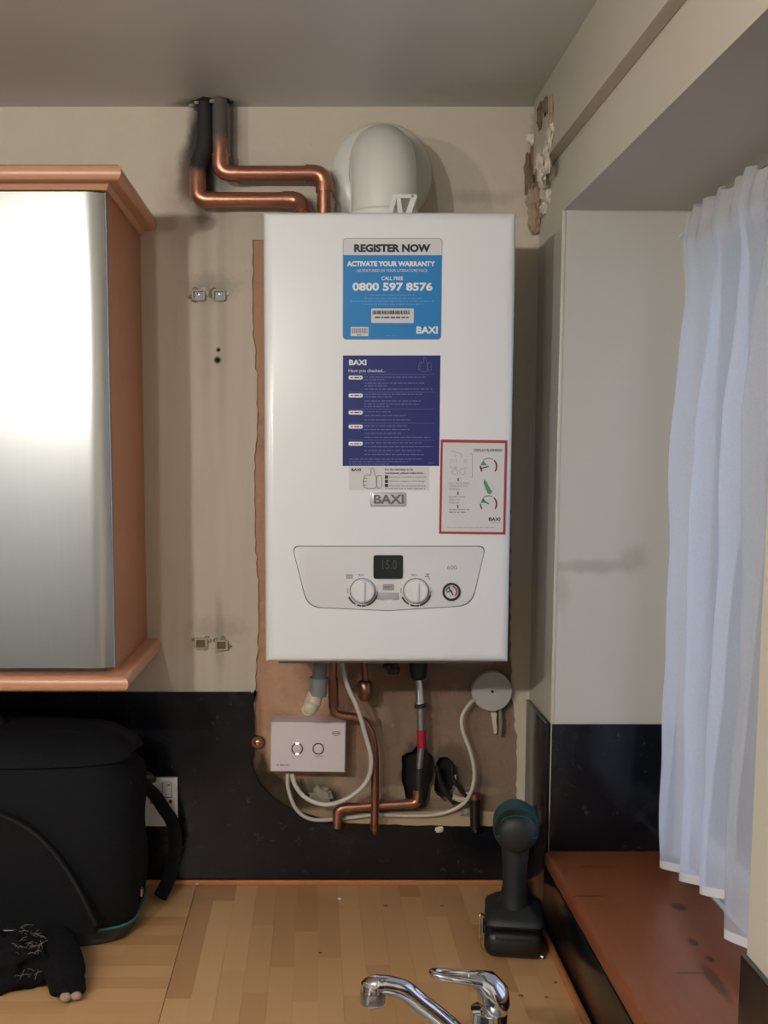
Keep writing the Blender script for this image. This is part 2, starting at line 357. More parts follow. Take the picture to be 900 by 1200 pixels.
def text(name, body, px0, px1, pyT, pyB, Y, m, parent, bold=0.0, fit=True):
    "lettering that fills the given rectangle of the upright plane y=Y"
    cu = bpy.data.curves.new('t', 'FONT'); cu.body = body; cu.size = 1; cu.offset = bold * 1.05 + .006; cu.extrude = 0; cu.resolution_u = 3
    ob = bpy.data.objects.new('t', cu); COL.objects.link(ob)
    dg = bpy.context.evaluated_depsgraph_get(); dg.update()
    me = bpy.data.meshes.new_from_object(ob.evaluated_get(dg)); bpy.data.objects.remove(ob)
    xs = [v.co.x for v in me.vertices]; ys = [v.co.y for v in me.vertices]
    a = P(px0, pyB, Y); b = P(px1, pyT, Y); x0, x1, y0, y1 = min(xs), max(xs), min(ys), max(ys)
    for v in me.vertices:
        v.co = Vector((a.x + (v.co.x - x0) / (x1 - x0) * (b.x - a.x), Y, a.z + (v.co.y - y0) / (y1 - y0) * (b.z - a.z)))
    me.materials.clear(); me.materials.append(m)
    o = bpy.data.objects.new(name, me); COL.objects.link(o); o.parent = parent; return o
def R4(px0, py0, px1, py1, Y):
    a = P(px0, py1, Y); b = P(px1, py0, Y); return a.x, b.x, a.z, b.z
def plate(name, px0, py0, px1, py1, Y, th, m, parent, rr=0, **k):
    x0, x1, z0, z1 = R4(px0, py0, px1, py1, Y)
    pts = rrect(x0, x1, z0, z1, rr) if rr else [(x0, z0), (x1, z0), (x1, z1), (x0, z1)]
    return prism(name, pts, Y, Y + th, m, parent, **k)
def add_words(bm, px0, px1, py, h, Y, rnd):
    x = px0
    while x < px1 - 1:
        wd = rnd.uniform(2, 7); e = min(x + wd, px1); a = P(x, py + h / 2, Y); b = P(e, py - h / 2, Y)
        vs = [bm.verts.new(q) for q in ((a.x, Y, a.z), (b.x, Y, a.z), (b.x, Y, b.z), (a.x, Y, b.z))]; bm.faces.new(vs); x = e + rnd.uniform(.8, 1.4)
def fine_print(name, lines, Y, m, parent):
    "rows of tiny word-shaped dashes: print too small to read"
    rnd = random.Random(len(lines)); bm = nb()
    for (a, b, py, h) in lines: add_words(bm, a, b, py, h, Y, rnd)
    return link(name, bm, m, parent, False)
def stroke(name, polylines, wpx, Y, m, parent):
    bm = nb(); hw = wpx / 2 / 760
    for pl_ in polylines:
        pts = [P(x, y, Y) for x, y in pl_]
        for a, b in zip(pts, pts[1:]):
            d = (b - a); L = d.length
            if L < 1e-6: continue
            d /= L; n_ = Vector((-d.z, 0, d.x)) * hw; e = d * hw * .6
            bm.faces.new([bm.verts.new(q) for q in (a - e - n_, b + e - n_, b + e + n_, a - e + n_)])
    return link(name, bm, m, parent, False)
def arc(cx, cy, rx, a0, a1, n=12, ry=None):
    return [(cx + rx * math.cos(R(a0 + (a1 - a0) * i / n)), cy - (ry or rx) * math.sin(R(a0 + (a1 - a0) * i / n))) for i in range(n + 1)]
def ragged(pts, step=.012, amp=.002, seed=0, closed=False):
    o = []; n = len(pts); rng = range(n if closed else n - 1)
    for i in rng:
        a = Vector((*pts[i], 0)); b = Vector((*pts[(i + 1) % n], 0)); k = max(1, int((b - a).length / step)); d = (b - a).normalized() if (b - a).length else Vector((1, 0, 0)); nn = Vector((-d.y, d.x, 0))
        for j in range(k):
            p = a.lerp(b, j / k)
            q = p + nn * amp * 2 * noise.noise(Vector((p.x * 90, p.y * 90, seed))) if (i or j or closed) else p
            o.append((q.x, q.y))
    if not closed: o.append(pts[-1])
    return o

# ------------------------------------------------------------------ the room
ZC = 2.291; XU, XR = .372, .392; WT = .895; SILL = 1.03; SOF = 2.0756
YR, YN = -.19, -1.035; XW = .60
XL, YB = -2.3, -3.4
HOLES = []
def hole(px, py, rx, ry, seed):
    c = P(px, py, 0); pts = []
    for i in range(22):
        t = 2 * math.pi * i / 22; k = 1 + .35 * noise.noise(Vector((math.cos(t) * 1.6, math.sin(t) * 1.6, seed)))
        pts.append((c.x + rx / 655 * k * math.cos(t), c.z + ry / 655 * k * math.sin(t)))
    return pts
def holed(name, outer, holes, y0, depth, m, parent=None, **k):
    "flat skin at y0 with ragged openings that go back by depth"
    bm = nb(); es = []
    for lp in [outer] + holes:
        vs = [bm.verts.new((x, y0, z)) for x, z in lp]
        es += [bm.edges.new((vs[i], vs[(i + 1) % len(vs)])) for i in range(len(vs))]
    bmesh.ops.triangle_fill(bm, edges=es, use_beauty=True, use_dissolve=False)
    r = bmesh.ops.extrude_edge_only(bm, edges=es)
    for v in [g for g in r['geom'] if isinstance(g, bmesh.types.BMVert)]: v.co.y = y0 + depth
    return link(name, bm, m, parent, **k)
h1 = hole(490, 908, 21, 36, 3); h2 = hole(522, 914, 15, 26, 5); h3 = hole(510, 968, 8, 7, 9); 
wb = box('wall_back', XL, XW + .25, .03, .16, 0, ZC, DARK, None, kind='structure')
pw = lambda px, py: (P(px, py, 0).x, P(px, py, 0).z)
bx0, bx1 = P(276, 700, 0).x, P(612, 700, 0).x
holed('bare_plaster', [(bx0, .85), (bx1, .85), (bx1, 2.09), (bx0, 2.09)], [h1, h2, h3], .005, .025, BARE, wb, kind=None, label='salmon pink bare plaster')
edge_l = ragged([pw(284, 1090), pw(284, 890), pw(297, 868), pw(299, 808), pw(302, 760), pw(303, 700), pw(299, 640), pw(298, 560), pw(301, 480), pw(300, 410), pw(296, 390), pw(296, 281)], .01, .0022, 2)
edge_r = ragged([pw(600, 281), pw(598, 600), pw(599, 800), pw(606, 870), pw(606, 1090)], .01, .002, 4)
coat = [(XL, 0), ] + [(edge_l[0][0], 0)] + edge_l + [pw(296, 281), ][:0] + edge_r + [(edge_r[-1][0], 0), (XW + .25, 0), (XW + .25, ZC), (XL, ZC)]
bm = nb(); add_prism(bm, coat, 0, .005); 
link('paint_coat', bm, WALL, wb, False)
box('floor', XL - .1, XW + .25, YB - .1, .16, -.05, 0, FLOORM, kind='structure')
box('ceiling', XL - .1, XW + .25, YB - .1, .16, ZC, ZC + .06, CEIL, kind='structure')
box('wall_left', XL - .1, XL, YB, .03, 0, ZC, MIDP, kind='structure')
box('wall_rear', XL, XW + .25, YB - .1, YB, 0, ZC, MIDP, kind='structure')
wr = bpy.data.objects.new('wall_right', None); COL.objects.link(wr); wr['kind'] = 'structure'
box('wall_corner', XR, XW + .25, YR, .03, 0, ZC, RWALL, wr, bev=0)
box('wall_below_window', XR, XW + .25, YN, YR, 0, SILL - .03, RWALL, wr)
box('wall_near', XR, XW + .25, YB, YN, 0, ZC, RWALL, wr)
box('lintel', XR, XW + .25, YN, YR, SOF, ZC, RWALL, wr)
box('overhang', XU, XR, YB, -.035, 2.168, ZC, RWALL, wr, bev=.002)
box('reveal_skim', XR + .001, XW + .01, YR - .003, YR, SILL, SOF, REVEAL, wr)
box('corner_bead', XR - .002, XR + .004, YR - .005, YR + .002, 1.247, SOF, CREAM, wr, bev=.0015)

# window (frame + glass), sill
wf = bpy.data.objects.new('window_1', None); COL.objects.link(wf); wf['kind'] = 'structure'
for n_, a in (('jamb', (YR - .055, YR)), ('jamb', (YN, YN + .055)), ('mullion', (-.63, -.57))):
    box(n_, XW, XW + .06, a[0], a[1], SILL, SOF, UPVC, wf, bev=.006)
box('top_rail', XW, XW + .06, YN + .055, YR - .055, SOF - .055, SOF, UPVC, wf, bev=.006)
box('bottom_rail', XW, XW + .06, YN + .055, YR - .055, SILL, SILL + .06, UPVC, wf, bev=.006)
box('glass_pane', XW + .028, XW + .032, -.57, YR - .055, SILL + .06, SOF - .055, mat_glass(), wf)
box('glass_pane', XW + .028, XW + .032, YN + .055, -.63, SILL + .06, SOF - .055, bpy.data.materials['window_glass'], wf)
box('trim_1', XR - .0075, XW, YN + .002, YR - .003, SILL - .028, SILL, SILLM, None, bev=.008, kind='structure', seg=3)
# small beads round the worktop
def bead(name, a, b, r, m):
    return tube(name, [a, b], r, m, None, seg=10, kind='structure')
TB = P(400, 1031, 0).z
bm = nb(); add_box(bm, XL, XR - .008, -.013, -.0065, WT, WT + .0105, .003); link('trim_2', bm, TRIMW, kind='structure')
bm = nb(); add_box(bm, XR - .018, XR - .0075, -1.6, -.0135, WT, WT + .0105, .003); link('trim_3', bm, TRIMW, kind='structure')

# laminate splashback panels
sp = [pw(298, 0)[0]]
SZ = 1.260
cut = [pw(298, 808), pw(298, 870), pw(294, 893), pw(302, 915), pw(320, 934), pw(346, 949), pw(375, 958), pw(400, 963), pw(480, 966), pw(545, 967), pw(606, 968)]
pts = [(XL, WT)] + [(XR - .0065, WT), (XR - .0065, pw(600, 968)[1])] + ragged(cut[::-1], .012, .0012, 6) + [(pw(296, 0)[0], SZ), pw(292, 812), (pw(289, 0)[0], SZ), (XL, SZ)]
t = prism('splashback_panel', pts, -.0062, -.0002, LAM, None); tag(t, 'black laminate splashback on back wall, cut in a curve under the boiler', 'splashback')
bm = nb(); add_box(bm, XR - .0062, XR - .0002, YR, -.0065, WT, 1.247, .001)
t = link('splashback_panel', bm, LAM); tag(t, 'narrow black splashback strip on side wall between boiler corner and window reveal', 'splashback')
bm = nb(); add_box(bm, XR - .0062, XR - .0002, YN, YR - .0005, WT, SILL - .029, .001)
t = link('splashback_panel', bm, LAM); tag(t, 'low glossy black splashback strip under the wooden window sill', 'splashback')
bm = nb(); add_box(bm, XR + .0005, XW - .001, YR - .0095, YR - .0035, SILL + .0005, 1.247, .001)
t = link('splashback_panel', bm, LAM); tag(t, 'black splashback panel on the window reveal facing the camera, above the sill', 'splashback')
bm = nb(); add_box(bm, XR - .0062, XR - .0002, -1.7, YN - .0005, WT, 1.240, .001)
t = link('splashback_panel', bm, LAM); tag(t, 'black splashback panel at lower right corner, nearest the camera', 'splashback')
tube('edge_strip', [(XR - .0085, YR + .003, 1.2475), (XR - .0085, -.012, 1.2475)], .0012, STEEL, None, 6)
tag(bpy.data.objects['edge_strip'], 'thin metal strip capping the narrow side splashback beside the boiler', 'edge strip')

# ------------------------------------------------------------------ worktop
def worktop(name, label, slabs, strips, m):
    t = thing(name, label, 'worktop', (0, 0, WT - .04))
    bm = nb()
    for s in slabs: add_box(bm, *s, -.0, .034, .0)
    link('core', bm, SLAB, t, False)
    return t
def add_staves(t, rng, along, spans, wid, m):
    "spans: list of (cross0, cross1, [(a0,a1),...]) rows of staves"
    base = {}
    for (c0, c1, runs) in spans:
        for (a0, a1) in runs:
            a = a0 - rng.uniform(0, .25) if len(runs) == 1 or a0 == runs[0][0] else a0
            a = a0
            first = rng.uniform(.05, .32)
            while a > a1 + 1e-6 if False else a < a1 - 1e-6:
                L = first if first else rng.choice((.22, .28, .34, .4)); first = None
                e = min(a + L, a1)
                if a1 - e < .04: e = a1
                g = .00012
                x0, x1, y0, y1 = (a + g, e - g, c0 + g, c1 - g) if along == 'x' else (c0 + g, c1 - g, a + g, e - g)
                key = 'k'
                if key not in base:
                    bm = nb(); add_box(bm, -.5, .5, -.5, .5, -.5, .5); o = link('stave', bm, m, t, False); base[key] = o
                else:
                    o = base[key].copy(); COL.objects.link(o)
                o.parent = t; o.location = ((x0 + x1) / 2, (y0 + y1) / 2, .037); o.scale = (x1 - x0, y1 - y0, .006)
                a = e
rng = random.Random(3)
XJ = -.222
wl = thing('worktop', 'beech block worktop under the black bag, staves running left to right', 'worktop', (0, 0, WT - .04))
bm = nb(); add_box(bm, XL, XJ - .0004, -.60, -.0005, 0, .034); link('core', bm, SLAB, wl, False)
ROW = .0375
rows = []
y = -.0005
while y > -.60 + .001:
    y2 = max(y - ROW, -.60); rows.append((y2, y, [(-1.5, XJ - .0004)])); y = y2
mx = None
def unit_staves(t, along, spans, m):
    first = None
    for (c0, c1, runs) in spans:
        for (a0, a1) in runs:
            a = a0; off = rng.uniform(.06, .34)
            while a < a1 - 1e-6:
                L = off if off else rng.choice((.24, .29, .33, .38)); off = None
                e = min(a + L, a1)
                if a1 - e < .05: e = a1
                g = .0001
                b = (a + g, e - g, c0 + g, c1 - g) if along == 'x' else (c0 + g, c1 - g, a + g, e - g)
                if first is None:
                    bm = nb(); add_box(bm, -.5, .5, -.5, .5, -.5, .5); first = o = link('stave', bm, m, t, False)
                else:
                    o = first.copy(); COL.objects.link(o); o.parent = t
                o.location = ((b[0] + b[1]) / 2, (b[2] + b[3]) / 2, .037); o.scale = (b[1] - b[0], b[3] - b[2], .006)
                a = e
unit_staves(wl, 'x', rows, STAVE)
wr_ = thing('worktop', 'beech block worktop below the boiler, staves running away from the camera', 'worktop', (0, 0, WT - .04))
SX0, SX1, SY0, SY1 = -.15, .30, -1.18, -.665
bm = nb(); X1 = XR - .0068
for b in ((XJ + .0004, X1, SY1, -.0005), (XJ + .0004, SX0, SY0, SY1), (SX1, X1, SY0, SY1), (XJ + .0004, X1, -1.6, SY0)): add_box(bm, *b, 0, .034)
link('core', bm, SLAB, wr_, False)
rows = []; x = XJ + .0004
while x < X1 - .001:
    x2 = min(x + ROW, X1)
    if x2 > SX0 and x < SX1: rows.append((x, x2, [(-1.6, SY0), (SY1, -.0005)]))
    else: rows.append((x, x2, [(-1.6, -.0005)]))
    x = x2
unit_staves(wr_, 'y', rows, STAVEY)
# base units carrying the worktops (below the frame)
def base_unit(x0, x1, y0, y1, lab, face):
    t = thing('base_cabinet', lab, 'cabinet', ((x0 + x1) / 2, (y0 + y1) / 2, 0)); dx, dy = (x0 + x1) / 2, (y0 + y1) / 2
    top = WT - .0405
    bm = nb(); add_box(bm, x0 - dx, x1 - dx, y0 - dy, y1 - dy, .1, top if 'sink' not in lab else .55); add_box(bm, x0 - dx + .03, x1 - dx - .03, y0 - dy + .03, y1 - dy - .03, 0, .1); link('carcass', bm, FASCIA, t, False)
    if 'sink' in lab:
        bm = nb()
        for b in ((x0, x0 + .016, y0, y1), (x1 - .016, x1, y0, y1)): add_box(bm, b[0] - dx, b[1] - dx, b[2] - dy, b[3] - dy, .55, top)
        link('side_panel', bm, FASCIA, t, False)
    if face == 'y': d = box('door', x0 - dx + .004, x1 - dx - .004, y0 - dy - .018, y0 - dy - .001, .12, top - .01, DOORM, t, bev=.003); box('handle', -.06, .06, y0 - dy - .04, y0 - dy - .0185, top - .08, top - .068, STEEL, d, bev=.003)
    else: d = box('door', x0 - dx - .018, x0 - dx - .001, y0 - dy + .004, y1 - dy - .004, .12, top - .01, DOORM, t, bev=.003); box('handle', x0 - dx - .04, x0 - dx - .0185, -.06, .06, top - .08, top - .068, STEEL, d, bev=.003)
base_unit(-.80, -.232, -.56, -.05, 'base cabinet under the left worktop, nearer the corner', 'y')
base_unit(-1.40, -.81, -.56, -.05, 'base cabinet under the left worktop, farther from the corner', 'y')
base_unit(-.19, .36, -1.25, -.62, 'base cabinet under the sink', 'x')
base_unit(-.19, .36, -1.58, -1.26, 'base cabinet at the camera end of the window worktop', 'x')

# ------------------------------------------------------------------ boiler
YF = -.290
x0 = (P(308, 247, YF).x + P(311, 777, YF).x) / 2; x1 = (P(605, 247, YF).x + P(598, 777, YF).x) / 2
zT = P(308, 247, YF).z; zB = P(311, 777, YF).z
BO = thing('boiler', 'white wall-hung combi boiler with blue stickers and two control knobs', 'boiler', (0, 0, 0))
bm = nb()
add_box(bm, x0, x1, YF, -.012, zB, zT)
fe = [e for e in bm.edges if all(abs(v.co.y - YF) < 1e-5 for v in e.verts)]
bmesh.ops.bevel(bm, geom=fe, offset=.015, segments=5, profile=.5, affect='EDGES')
se = [e for e in bm.edges if abs(e.verts[0].co.y - e.verts[1].co.y) > .1]
bmesh.ops.bevel(bm, geom=se, offset=.004, segments=3, profile=.5, affect='EDGES')
link('casing', bm, WHITE, BO, ang=50)
bx = nb(); add_box(bx, x0 + .02, x1 - .02, YF + .03, -.02, zB - .006, zB + .0005); link('base_plate', bx, GREYP, BO)
Y1 = YF - .0004
# control panel
def curve_outline(pts, n=5):
    q = spline([(x, y, 0) for x, y in pts + [pts[0]]], n)[:-1]
    return [(P(v.x, v.y, YF).x, P(v.x, v.y, YF).z) for v in q]
def panel_pts(g):
    c = []
    L = [(344, 650, 8), (356, 693, 14)]
    poly = [(343 - g, 640.5 - g, 7), (568.5 + g, 640.5 - g, 7), (552 + g, 709 + g, 22), (455, 715 + g, 120), (361 - g, 711 + g, 22)]
    n = len(poly); o = []
    for i in range(n):
        a, b, c_ = Vector(poly[i - 1][:2]), Vector(poly[i][:2]), Vector(poly[(i + 1) % n][:2]); r = poly[i][2]
        d1 = (a - b).normalized(); d2 = (c_ - b).normalized(); ang = d1.angle(d2); tt = min(r / math.tan(ang / 2), (a - b).length * .42, (c_ - b).length * .42)
        p1 = b + d1 * tt; p2 = b + d2 * tt
        for k in range(7):
            s = k / 6; q = p1 * (1 - s) ** 2 + b * 2 * s * (1 - s) + p2 * s * s; v = P(q.x, q.y, YF); o.append((v.x, v.z))
    return o
cp = prism('control_panel', panel_pts(0), YF - .0016, YF - .0002, PANELM, BO, bev=.0008)
prism('panel_groove', panel_pts(.9), YF - .0005, YF + .0005, GROOVE, cp)
YP = YF - .0016
dsp = plate('display', 437.5, 650.5, 472.5, 678.5, YP - .001, .001, SCREEN, BO, .004)
text('lettering', '15.0', 448, 465, 656, 667, YP - .0013, DIGIT, dsp)
for kx, ky in ((425, 692.5), (487.5, 692.5)):
    c = P(kx, ky, YP)
    k = lathe('knob', [(.0190, 0), (.0188, .004), (.0178, .006), (.0168, .0125), (.0148, .0142), (0, .0145)], c, (0, -1, 0), KNOBM, BO, 40)
    bm = nb(); add_box(bm, c.x - .003, c.x + .003, c.y - .0190, c.y - .010, c.z - .0155, c.z + .0155, .0022, 3); link('grip_ridge', bm, KNOBM, k)
    lathe('collar_ring', [(.0194, 0), (.0201, 0), (.0201, .0012), (.0194, .0012)], c, (0, -1, 0), GROOVE, k, 40)
    segs = []
    for a0, a1 in ((205, 240), (250, 262), (268, 280), (286, 318), (322, 342)): segs.append(arc(kx, ky, 17.6, a0, a1, 6))
    stroke('scale_mark', segs, 2.0, YP - .0003, GROOVE, k)
    stroke('scale_mark', [arc(kx, ky, 17.6, 345, 358, 4), arc(kx, ky, 17.8, 170, 188, 3)], .8, YP - .0003, GREYINK, k)
    text('lettering', 'MAX', kx - 5, kx + 2, ky - 20, ky - 17.6, YP - .0003, GREYINK, k)
stroke('radiator_symbol', [[(406.5 + i * 1.6, 673.5), (406.5 + i * 1.6, 678)] for i in range(5)] + [[(406, 674), (413.5, 674)], [(406, 677.6), (413.5, 677.6)]], .8, YP - .0003, GREYINK, BO)
stroke('tap_symbol', [[(498, 675.5), (502, 675.5), (503.5, 679)], [(499, 673), (503, 673)], [(501, 673), (501, 675.5)]], 1.2, YP - .0003, GREYINK, BO)
rb = plate('reset_button', 448.5, 684.5, 461.5, 691.5, YP - .0015, .0015, GREYINK, BO, .0018)
plate('button_face', 449.5, 685.5, 460.5, 690.5, YP - .0022, .0007, simple('button_grey', (.42, .42, .43), .4), rb, .0012)
text('lettering', 'RESET', 450.5, 459.5, 686.8, 689.4, YP - .0024, INK, rb)
v = [P(a, b, YP) for a, b in ((443, 694.5), (466.5, 694.5), (468, 702.5), (461, 703.2), (459.5, 701.8), (450.5, 701.8), (449, 703.2), (441.5, 702.5))]
prism('flap', [(p.x, p.z) for p in v], YP - .0015, YP, simple('flap_grey', (.40, .40, .41), .4), BO, bev=.0004)
v = [P(a, b, YP) for a, b in ((452.5, 704.5), (459, 704.5), (455.7, 707.5))]; prism('arrow_mark', [(p.x, p.z) for p in v], YP - .0004, YP, WHITE, BO)
text('lettering', '600', 524, 535.5, 662.5, 667.5, YP - .0003, GREYINK, BO)
c = P(529, 693.5, YP)
pg = lathe('pressure_gauge', [(.0142, 0), (.0142, .002), (.013, .003), (.0115, .003), (.0110, .0012), (0, .0012)], c, (0, -1, 0), simple('gauge_bezel', (.03, .03, .033), .3), BO, 36)
lathe('gauge_dial', [(.0105, 0), (0, .0001)], c + Vector((0, -.0014, 0)), (0, -1, 0), PAPER, pg, 32)
stroke('red_zone', [arc(529, 693.5, 6.3, -45, 75, 8)], 1.6, YP - .0018, RED, pg)
stroke('green_zone', [arc(529, 693.5, 6.0, 110, 165, 6)], 2.2, YP - .0018, GREEN, pg)
stroke('needle', [[(531, 697), (526, 689)], [(529.5, 692), (524, 694)]], 1.4, YP - .002, INK, pg)
# brand badge
bd = plate('brand_badge', 433.5, 576.5, 476.5, 594, YF - .0012, .0012, simple('badge_silver', (.60, .60, .60), .3, .2), BO, .003, bev=.0005)
stroke('badge_rim', [[(436, 578), (474, 578), (475, 580), (475, 591), (474, 592.6), (436, 592.6), (435, 591), (435, 580), (436, 578)]], .8, YF - .0014, GREYINK, bd)
text('lettering', 'BAXI', 438, 473.5, 579.5, 590.5, YF - .0015, simple('badge_letter', (.16, .16, .165), .4), bd, .03)
# register sticker
Ys = YF - .0003
st = plate('register_sticker', 401.5, 279, 518.5, 398, Ys, .0003, GREYINK, BO, .0055)
st['label'] = 'blue and white warranty sticker'
x_0, x_1, z_0, z_1 = R4(402.2, 279.7, 517.8, 397.3, Ys)
full = rrect(x_0, x_1, z_0, z_1, .005, 6); zb = P(450, 299, Ys).z
def clip(pts, z, above):
    o = []; n = len(pts)
    for i in range(n):
        a, b = pts[i], pts[(i + 1) % n]; ia = (a[1] >= z) == above; ib = (b[1] >= z) == above
        if ia: o.append(a)
        if ia != ib: t = (z - a[1]) / (b[1] - a[1]); o.append((a[0] + (b[0] - a[0]) * t, z))
    return o
prism('header_band', clip(full, zb, True), Ys - .0002, Ys, PAPER, st); prism('blue_field', clip(full, zb, False), Ys - .0002, Ys, BLUE, st)
Yt = Ys - .0004
text('lettering', 'REGISTER NOW', 415, 504.5, 286, 295.5, Yt, INK, st, .045)
text('lettering', 'ACTIVATE YOUR WARRANTY', 406.5, 510, 306, 312.3, Yt, WINK, st, .04)
text('lettering', 'AS FEATURED IN YOUR LITERATURE PACK', 418, 502, 315.2, 318.8, Yt, PALEINK, st, .01)
text('lettering', 'CALL FREE', 447, 472.5, 324, 328.3, Yt, WINK, st, .01)
text('lettering', '0800 597 8576', 413, 507, 331, 341, Yt, WINK, st, .03)
fine_print('fine_print', [(433, 485, 346, .9), (427, 495, 349.5, .9), (410, 509, 353, .9), (425, 497, 356.5, .9), (452, 468, 393.5, .5)], Yt, simple('ink_mid_blue', (.16, .36, .66), .5), st)
lb = plate('barcode_label', 435, 361.5, 485, 378.5, Yt, .0002, PAPER, st, .001)
plate('barcode_label', 411, 383, 432, 394, Yt, .0002, PAPER, st, .001)
def bars(px0, px1, py0, py1, m, parent, seed):
    bm = nb(); r = random.Random(seed); x = px0
    while x < px1:
        e = min(px1, x + r.uniform(.3, 1.4)); a = P(x, py1, Yt - .0002); b = P(e, py0, Yt - .0002)
        bm.faces.new([bm.verts.new(q) for q in (a, (b.x, a.y, a.z), b, (a.x, a.y, b.z))]); x = e + r.uniform(.2, .7)
    link('barcode', bm, m, parent, False)
bars(436.5, 480.5, 363.8, 368.4, INK, st, 1); bars(412.5, 430.5, 384.5, 390.5, GREYINK, st, 2)
fine_print('fine_print', [(439, 479, 372, 1.6), (418, 426, 392.3, .8)], Yt - .0003, INK, st)
text('lettering', 'BAXI', 488, 513, 382.5, 391, Yt, WINK, st, .03)
# navy sticker
nv = plate('checklist_sticker', 401.5, 416.5, 516.2, 546, Ys, .0003, NAVY, BO); nv['label'] = 'navy checklist sticker'
text('lettering', 'BAXI', 409, 429.5, 421.5, 428, Yt, WINK, nv, .03)
text('lettering', 'Have you checked...', 408.5, 451.5, 432.5, 437.3, Yt, PALEINK, nv, .01)
blk = [(442.5, [(427, 500, 442), (427, 452, 445), (427, 498, 449), (427, 455, 452), (427, 507, 456)]),
       (463.5, [(427, 495, 462), (427, 460, 465), (427, 493, 470), (427, 491, 473.5), (427, 458, 476.5)]),
       (483.5, [(427, 458, 482.5), (427, 476, 487), (427, 481, 492)]),
       (500, [(427, 477, 499), (427, 480, 503.5), (427, 470, 508), (427, 505, 512.5)]),
       (520, [(427, 495, 519), (427, 507, 523.5), (427, 495, 528), (427, 497, 532.5)])]
ln = []
for py, ls in blk:
    plate('pill_tag', 408.5, py - 2.3, 425, py + 2.3, Yt, .0001, WINK, nv, .002)
    fine_print('fine_print', [(411, 423, py, 1.2)], Yt - .0002, NAVY, nv)
    ln += [(a, b, c_, 1.0) for a, b, c_ in ls]
fine_print('fine_print', ln + [(409, 495, 538, .9), (409, 478, 541, .9), (409, 457, 544, .9), (502, 510, 542.5, .7)], Yt, DIMINK, nv)
stroke('divider_line', [[(409, y_), (509, y_)] for y_ in (438.7, 459.3, 479.3, 496, 516)], .4, Yt, DIMINK, nv)
def thumb(ox, oy, s):
    f = lambda x, y: (ox + x * s, oy + y * s)
    hand = [f(5, 23), f(1.5, 22), f(1.2, 19.5), f(.5, 17), f(.7, 14.5), f(1.5, 12), f(2, 9.5), f(4, 8.5), f(8.5, 8.6), f(9.5, 5), f(9.2, 1.5), f(10.5, .3), f(12, 1), f(13, 5), f(13.5, 8), f(15, 10), f(15.5, 21), f(13, 23.5), f(5, 23)]
    cuff = [f(16.5, 9), f(20.5, 9), f(21.3, 12), f(21.3, 21), f(20, 23), f(16.5, 23), f(15.8, 20), f(15.8, 11), f(16.5, 9)]
    return [hand, cuff, [f(1.5, 12), f(5, 12)], [f(.7, 15.5), f(4.5, 15.5)], [f(1.3, 19.3), f(4.8, 19.3)]]
stroke('thumbs_up_icon', thumb(490, 418.5, .72), .5, Yt, DIMINK, nv)
# white strip under it
wt_ = plate('warranty_sticker', 409, 547, 503, 574.5, Ys, .0002, PAPER, BO); wt_['label'] = 'white sticker strip with thumbs-up drawing'
text('lettering', 'BAXI', 412, 423, 549, 552.2, Yt, INK, wt_, .03)
stroke('thumbs_up_icon', thumb(425, 548, 1.05), .9, Yt, GREYINK, wt_)
text('lettering', 'For the warranty to be', 451, 484, 549, 552, Yt, INK, wt_, .02)
text('lettering', 'maintained, please make sure...', 451, 498, 553, 556, Yt, INK, wt_, .02)
for i, (s_, e_) in enumerate((('Benchmark Checklist is completed', 499), ('Warranty is registered within 30 days', 498), ('The boiler has an annual service', 498))):
    plate('bullet_box', 451, 557.2 + i * 4.9, 454.8, 561 + i * 4.9, Yt, .0001, INK, wt_)
    text('lettering', s_, 456, e_, 557.8 + i * 4.9, 560.6 + i * 4.9, Yt, GREYINK, wt_)
fine_print('fine_print', [(451, 498, 572.8, .8)], Yt, GREYINK, wt_)
# red bordered sticker
v = [P(a, b, Ys) for a, b in ((516.5, 515), (594.5, 516), (592, 626.5), (514.5, 625.5))]
rs = prism('gauge_sticker', [(p.x, p.z) for p in v], Ys - .0004, Ys, RED, BO); rs['label'] = 'white sticker with red border'
v = [P(a, b, Ys) for a, b in ((519, 518.5), (591.7, 519.3), (589.3, 623.6), (517.2, 622.8))]
prism('sticker_face', [(p.x, p.z) for p in v], Ys - .0006, Ys - .0004, PAPER, rs); Yr = Ys - .0008
text('lettering', 'DISPLAY FLASHING?', 555.5, 588.5, 526, 529.3, Yr, INK, rs, .01)
for cy_, nd in ((546.5, 195), (590.5, 145)):
    stroke('gauge_drawing', [arc(572.5, cy_, 9.5, 60, 130, 10)], 1.1, Yr, GREYINK, rs)
    stroke('gauge_drawing', [arc(572.5, cy_, 9.5, -35, 45, 10)] + ([arc(572.5, cy_, 9.5, 180, 215, 6)] if nd > 180 else []), 1.7, Yr, RED, rs)
    stroke('gauge_drawing', [[(572.5, cy_), (572.5 + 9 * math.cos(R(nd)), cy_ - 9 * math.sin(R(nd)))]] + ([arc(572.5, cy_, 9.5, 180, 215, 5)] if nd < 180 else []), 1.4, Yr, INK, rs)
    v = [P(*q, Yr) for q in ((571, cy_ - 1), (563, cy_ - 1.5), (566, cy_ - 7))]; prism('green_sector', [(p.x, p.z) for p in v], Yr, Yr + .0001, GREEN, rs)
v = [P(*q, Yr) for q in ((567.5, 561.5), (569.5, 563.5), (577, 576.5), (574, 579.5), (571.5, 578), (566.5, 566))]; prism('lever_drawing', [(p.x, p.z) for p in v], Yr, Yr + .0001, GREEN, rs)
stroke('circle_drawing', [arc(573, 572, 5.5, 0, 360, 20)], .5, Yr, simple('ink_pale_green', (.4, .55, .47), .5), rs)
